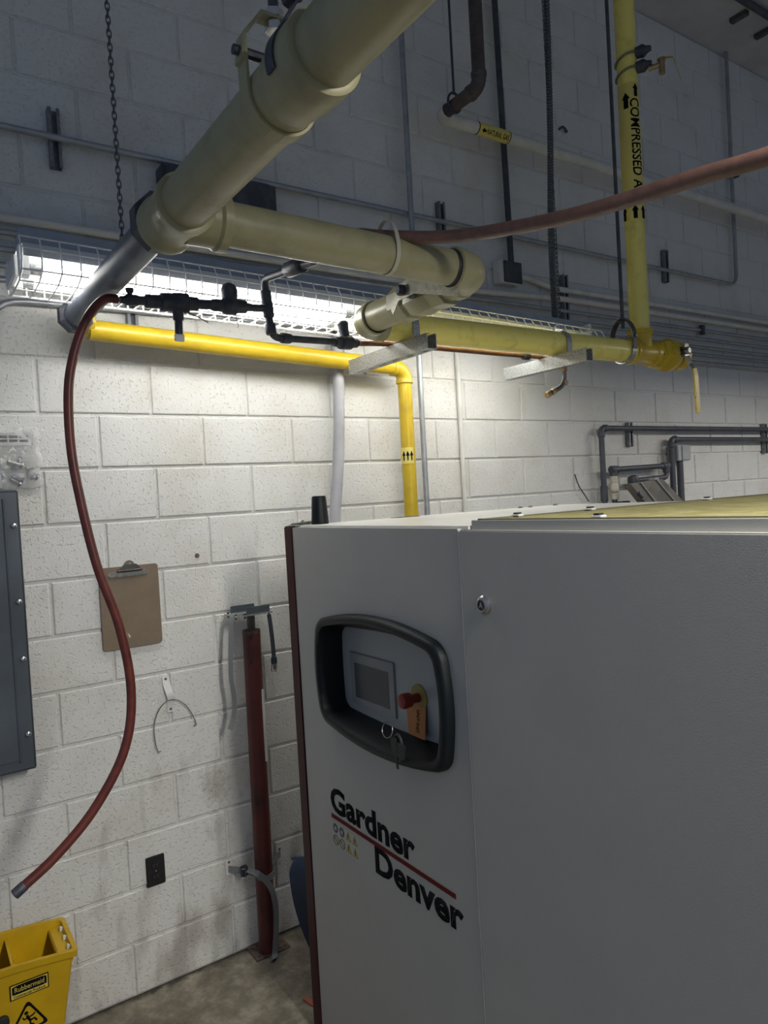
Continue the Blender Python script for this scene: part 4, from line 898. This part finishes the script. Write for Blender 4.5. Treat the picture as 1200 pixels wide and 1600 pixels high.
tag(MB().cyl((.075, .0, 1.662), (.075, -.03, 1.664), .0025, 8).rev((.075, -.028, 1.664), (0, -1, 0), [(0, .006), (.003, .006)], 10).build('wall_nail', DCHROME, None), 'small nail above the clipboard clip', 'nail')

wb = thing('wall_bracket', (.2, -.01, 1.06), 'small white bent metal bracket screwed to the wall under clipboard', 'bracket')
MB().ribbon([(.190, -.004, 1.208), (.192, -.004, 1.175), (.197, -.016, 1.145), (.203, -.018, 1.12), (.203, -.004, 1.098), (.203, -.004, 1.06)], .028, .003, V(1, 0, 0)).build('strap', WHITE, wb, True)
for x, z in ((.190, 1.195), (.203, 1.073)): MB().rev((x, -.004, z), (0, -1, 0), [(0, .0055), (.003, .005), (.0045, .001)], 8).build('screw', DARKST, wb)
wl = tag(MB().tube(spline([(.152, -.012, .918), (.142, -.012, .918), (.133, -.012, .955), (.131, -.014, 1.02), (.150, -.016, 1.075), (.185, -.016, 1.108), (.225, -.016, 1.106), (.262, -.014, 1.075), (.287, -.012, 1.03), (.299, -.012, .990), (.288, -.012, .988)]), .0017, 6).build('wire_loop', DARKST, None), 'thin bent wire hung through the white wall bracket', 'wire')
ol = thing('duplex_outlet', (.104, -.004, .4), 'black duplex outlet on the wall above the floor', 'outlet')
MB().box((.068, -.001, .400), (.140, -.008, .517)).build('cover_plate', mat('black_plate', (.016, .016, .018), .3), ol, bevel=.003)
for z in (.437, .480):
    oo = MB().rev((.104, -.008, z), (0, -1, 0), [(0, .017), (.003, .0165)], 20).build('receptacle', mat('black_plate', (.016, .016, .018), .3), ol)
    MB().box((.096, -.011, z-.004), (.098, -.0118, z+.006)).box((.109, -.011, z-.004), (.111, -.0118, z+.006)).build('slots', mat('slot_grey', (.10, .10, .10), .5), oo, False)
MB().rev((.104, -.008, .4585), (0, -1, 0), [(0, .004), (.002, .003)], 10).build('plate_screw', CHROME, ol)

# red post with top plate, straps
PX, PY = .522, -.072
po = thing('jack_post', (PX, PY, 0), 'dark red steel jack post strapped against the wall', 'post')
MB().cyl((PX, PY, .008), (PX+.013, PY, 1.335), .0365, 28).build('outer_tube', REDP, po)
MB().rev((PX+.013, PY, 1.333), (0, 0, 1), [(0, .037), (.012, .037), (.014, .034), (.016, .02)], 28).build('tube_rim', RUST, po)
MB().cyl((PX+.014, PY, 1.30), (PX+.014, PY, 1.412), .0165, 18).build('inner_screw', DARKST, po)
vd = V(CAM.x-PX, CAM.y-PY, 0).normalized(); vs_ = V(-vd.y, vd.x, 0)
for z, s_, r_ in ((1.318, .004, .0085), (1.218, .006, .0095), (1.28, -.010, .0035)):
    c = V(PX+.013, PY, z)+vs_*(-s_)+vd*.0355
    MB().rev(c-vd*.004, vd, [(0, r_), (.005, r_*.95)], 14).build('pin_hole', BLACKS, po)
MB().ribbon([V(PX+.012, PY, z)+(vd*.55+vs_*.83).normalized()*.0372*(1) for z in (1.10, .98, .80)], .012, .001, V(0, 0, 0)+vs_*.5-vd*.3).build('worn_label', PAPER, po, False)
pl = MB()
pl.box((.445, PY-.055, 1.412), (.610, PY+.055, 1.418)); tp = pl.build('top_plate', GALV, po, False)
MB().box((.497, PY-.050, 1.418), (.600, PY-.046, 1.446)).build('plate_flange', GREYP, tp, False)
MB().box((.470, PY+.046, 1.418), (.575, PY+.05, 1.446)).build('plate_flange', GREYP, tp, False)
for x, y in ((.455, PY-.04), (.60, PY-.04), (.455, PY+.04), (.49, PY-.05)): MB().cyl((x, y, 1.403), (x, y, 1.424), .005, 6).build('plate_bolt', DARKST, tp)
bp_ = MB(); x0, x1, y0_, y1_ = .455, .607, -.112, -.004
bp_.box((x0, y0_, 0.0005), (x1, y1_, .007)); base = bp_.build('base_plate', RUST, po, bevel=.001)
for x in (x0+.018, x0+.042, x1-.042, x1-.018):
    for y in (y0_+.018, y1_-.018): MB().rev((x, y, .0071), (0, 0, 1), [(0, .0055), (.0004, .0055)], 12).build('bolt_hole', BLACKS, base)
sl = thing('strap_tail', (.45, -.12, 1.1), 'long grey webbing strap hanging left of the red post top', 'strap')
MB().ribbon(spline([(.500, PY-.02, 1.424), (.452, PY-.03, 1.426), (.436, PY-.04, 1.40), (.427, PY-.042, 1.325), (.421, PY-.04, 1.24), (.420, PY-.038, 1.17), (.426, PY-.038, 1.11), (.427, PY-.038, 1.06), (.418, PY-.038, 1.01), (.400, PY-.04, .97)], 6), .018, .002, V(.9, -.5, 0)).build('webbing', STRAP, sl)
sr = thing('strap_buckle', (.62, -.1, 1.2), 'short dark strap with cam buckle hanging right of the red post', 'strap')
MB().ribbon(spline([(.598, PY-.045, 1.405), (.600, PY-.05, 1.36), (.605, PY-.05, 1.28), (.606, PY-.05, 1.225)], 6), .02, .003, V(1, .3, 0)).build('webbing', STRAPB, sr)
MB().box((.594, PY-.056, 1.198), (.618, PY-.044, 1.228)).build('buckle_body', STRAPB, sr, bevel=.003); MB().tube([(.596, PY-.05, 1.20), (.592, PY-.05, 1.172), (.612, PY-.05, 1.166), (.616, PY-.05, 1.196)], .0028, 6, closed=True).build('buckle_loop', DCHROME, sr); MB().box((.600, PY-.058, 1.175), (.612, PY-.05, 1.20)).build('buckle_cam', DCHROME, sr, bevel=.002)
ws = thing('post_strap', (.5, -.09, .35), 'grey webbing strap buckled around the red post foot', 'strap')
for x, z, in ((.402, .372), (.632, .352)):
    MB().box((x-.016, -.002, z-.035), (x+.016, -.005, z+.03)).build('anchor_plate', PAPER, ws, bevel=.001); MB().rev((x, -.005, z+.018), (0, -1, 0), [(0, .005), (.003, .004)], 8).build('anchor_screw', DARKST, ws)
R_ = .041
arc = [V(PX+.004+R_*math.cos(a), PY+R_*math.sin(a), .345-.02*math.sin((a-math.pi)/1)) for a in [math.pi*1.03+math.pi*.95*k/14 for k in range(15)]]
MB().ribbon([V(.398, -.010, .365), V(.42, -.03, .362), V(.455, -.055, .355)]+arc+[V(.60, -.03, .35), V(.632, -.010, .352)], .026, .0025, V(0, 0, 1)).build('webbing', STRAP, ws)
MB().box((.432, -.062, .336), (.462, -.040, .378)).build('buckle_body', STRAPB, ws, bevel=.004); MB().tube([(.428, -.066, .34), (.428, -.066, .375), (.444, -.072, .375), (.444, -.072, .34)], .0025, 6, closed=True).build('buckle_loop', DCHROME, ws)
MB().ribbon(spline([(.455, -.07, .365), (.475, -.112, .362), (.505, -.118, .33), (.535, -.118, .275), (.548, -.118, .20), (.545, -.118, .12), (.535, -.12, .05), (.527, -.125, .012), (.518, -.14, .006), (.50, -.15, .006)], 6), .024, .002, V(1, .1, .35)).build('loose_end', STRAP, ws)
# blue scoop
P = []
for i in range(25):
    v = i/24; z = .012+.425*v
    lx_ = .632-.075*math.sin(min(1, v*1.25)*math.pi/2)+(.035*max(0, (v-.86)/.14)**2)
    row = []
    for j in range(17):
        s = j/16; row.append((lx_+(.95-lx_)*s, -.24-.10*math.sin(math.pi*s)-.05*(1-v), z+(.03*math.sin(math.pi*s*.5) if v > .9 else 0)))
    P.append(row)
sv = thing('plastic_shovel', (.8, -.28, 0), 'dark blue plastic shovel blade standing between wall and compressor', 'shovel')
MB().grid(P, .004).build('blade', BLUEPL, sv); MB().cyl((.79, -.30, .36), (.80, -.10, 1.25), .016, 12).build('shaft', DARKST, sv)
tag(MB().tube(spline([(.618, -.15, .392), (.632, -.17, .405), (.655, -.20, .385), (.668, -.215, .33), (.672, -.22, .27)], 6), .010, 8).build('hose_offcut', STRAP, None), 'grey looped webbing end between red post and blue shovel', 'strap')
tag(MB().prism([(.497, -.427, .001), (.51, -.422, .001), (.545, -.50, .001), (.535, -.535, .001), (.505, -.475, .001)], (0, 0, .006)).build('red_scrap', REDBIT, None, False), 'flat red scrap on the floor beside the compressor base', 'scrap')

# ================================================================== mop bucket
bk = thing('mop_bucket', (-.52, -.3, 0), 'yellow plastic mop bucket with caution mark at lower left', 'bucket')
bx0, bx1, byc = -.78, -.268, -.295
def rimz(x): t = (x-bx0)/(bx1-bx0); return .487+.030*math.sin(math.pi*(.08+.84*t))
def wallpt(x, s, z):   # bucket half width at height z
    w = .108-.032*(.5-z)/.5; return w
def outline(z, inset=0., arch=False):
    w = .108-.055*(.5-z)/.5-inset; l1 = bx1-.075*(.5-z)/.5-inset; l0 = bx0+.06*(.5-z)/.5+inset; pts = []
    for cx, cy, a0 in ((l1-.015, byc+w-.015, 0), (l0+.03, byc+w-.03, 90), (l0+.03, byc-w+.03, 180), (l1-.015, byc-w+.015, 270)):
        r_ = .015 if cx > -.5 else .03
        for k in range(6):
            a = math.radians(a0+90*k/5); pts.append((cx+r_*math.cos(a), cy+r_*math.sin(a)))
    # densify long sides
    out = []
    for i, p_ in enumerate(pts):
        q_ = pts[(i+1) % len(pts)]; n_ = 10 if abs(p_[0]-q_[0]) > .1 else 1
        for k in range(n_): t = k/n_; out.append((p_[0]+(q_[0]-p_[0])*t, p_[1]+(q_[1]-p_[1])*t))
    return out
rings = []
for z, ins, top in ((.075, 0, 0), (.25, 0, 0), (.40, 0, 0), (.47, 0, 1), (.475, -.010, 1), (.495, -.010, 1), (.495, .004, 1), (.47, .006, 1), (.35, .006, 0), (.10, .006, 0)):
    o_ = outline(z, ins); rings.append([V(x, y, (z+(rimz(x)-.495)) if top else z) for x, y in o_])
mb = MB(); vs = [p_ for r_ in rings for p_ in r_]; n = len(rings[0]); fs = []
for i in range(len(rings)-1):
    for k in range(n): j = (k+1) % n; fs.append((i*n+k, i*n+j, (i+1)*n+j, (i+1)*n+k))
fs.append(tuple(range(n-1, -1, -1))); fs.append(tuple((len(rings)-1)*n+k for k in range(n)))
mb.add(vs, fs); mb.build('tub', YPLAST, bk, True, 40)
MB().box((bx1-.045, byc-.098, .452), (bx1-.004, byc+.098, .478)).build('spout_ledge', YPLAST, bk, bevel=.003)
for y in (-.06, 0, .06): MB().prism([(bx1-.016, byc+y-.006, .479), (bx1-.004, byc+y-.004, .479), (bx1-.012, byc+y+.010, .479)], (0, 0, .012)).build('splash_tooth', WHITEC, bk, False)
dv = MB(); dv.prism([(-.435, byc-.098, .485), (-.435, byc+.098, .495), (-.40, byc+.09, .30), (-.40, byc-.09, .30)], (-.008, 0, 0)); wr = dv.build('wringer_plate', YPLAST, bk, False)
for i in range(5):
    for j in range(5): 
        z = .465-.03*j; x = -.435+.035*(.49-z)/.19; MB().rev((x+.0005, byc-.07+.035*i, z), (1, 0, .18), [(0, .006), (.001, .006)], 8).build('drain_hole', mat('hole_ochre', (.30, .19, .01), .6), wr)
def bface(x, z):   # point on the near side of the tub
    w = .108-.055*(.5-z)/.5; return V(x, byc-w-.0012, z)
dl = math.atan2(.055, .5)
fM = lambda x, z: face_M(bface(x, z), (1, 0, 0), (0, math.sin(dl)*-1, math.cos(dl)))
Mf = fM(-.455, .405)
def onface(poly, M, name, material, parent, h=.0012, up_=0): return MB().prism([M @ V(x, y, up_) for x, y in poly], (M.to_3x3() @ V(0, 0, h))).build(name, material, parent, False)
lab = onface([(0, 0), (.108, 0), (.108, .050), (0, .050)], Mf, 'brand_label', INK, bk)
onface([(.003, .003), (.105, .003), (.105, .047), (.003, .047)], Mf, 'label_field', LBLY, lab, .0004, .0012)
onface([(.006, .017), (.022, .016), (.054, .0165), (.09, .016), (.102, .018), (.102, .042), (.09, .045), (.054, .0455), (.022, .045), (.006, .042)], Mf, 'label_oval', INK, lab, .0004, .0016)
T2 = Mf @ Matrix.Translation(V(.013, .023, .0020)); place_text('label_lettering', 'Rubbermaid', (.082, .016), T2, LBLY, lab, .0, .0003)
T3 = Mf @ Matrix.Translation(V(.010, .0055, .0017)); place_text('label_lettering', 'Commercial Products', (.088, .008), T3, INK, lab, .02, .0003)
Mc = fM(-.470, .278)
def tri(s, cx=.062, cy=.046): return [(cx+s*.066*math.cos(a+math.pi/2), cy+s*.066*math.sin(a+math.pi/2)) for a in (0, 2.094, 4.189)]
def rtri(s):
    T_ = tri(s); out = []
    for i in range(3):
        a, b, c = V(*T_[i-1], 0), V(*T_[i], 0), V(*T_[(i+1) % 3], 0); d1 = (a-b).normalized(); d2 = (c-b).normalized()
        for k in range(5): t = k/4; p_ = b+d1*.016; q_ = b+d2*.016; out.append(tuple((p_*(1-t)**2+b*2*t*(1-t)+q_*t*t)[:2]))
    return out
cs_ = onface(rtri(1.), Mc, 'caution_mark', INK, bk)
onface(rtri(.80), Mc, 'caution_field', YPLAST, cs_, .0004, .0012)
def stick(pts, r_, name='slipping_figure'): MB().tube([Mc @ V(x, y, .0014) for x, y in pts], r_, 6).build(name, INK, cs_)
stick([(.058, .064), (.060, .055), (.066, .044)], .004); stick([(.066, .044), (.078, .046), (.084, .036)], .003); stick([(.066, .044), (.066, .032), (.076, .026)], .003)
stick([(.060, .056), (.050, .052), (.046, .060)], .0025); stick([(.061, .055), (.074, .058), (.080, .064)], .0025); stick([(.036, .014), (.088, .016)], .0025)
MB().rev(Mc @ V(.056, .071, .0002), Mc.to_3x3() @ V(0, 0, 1), [(0, .006), (.0014, .006)], 12).build('figure_head', INK, cs_)
MB().rev(bface(-.478, .352), (0, -1, 0), [(0, .018), (.012, .018), (.014, .012)], 16).build('pivot_plug', BLACKS, bk)
for x in (-.72, -.38):
    for y in (-.07, .07):
        MB().rev((x, byc+y-.012, .035), (0, 1, 0), [(0, .03), (.004, .035), (.02, .035), (.024, .03)], 18).build('caster_wheel', GREYC, bk); MB().box((x-.012, byc+y-.018, .035), (x+.012, byc+y+.018, .078)).build('caster_fork', DARKST, bk)
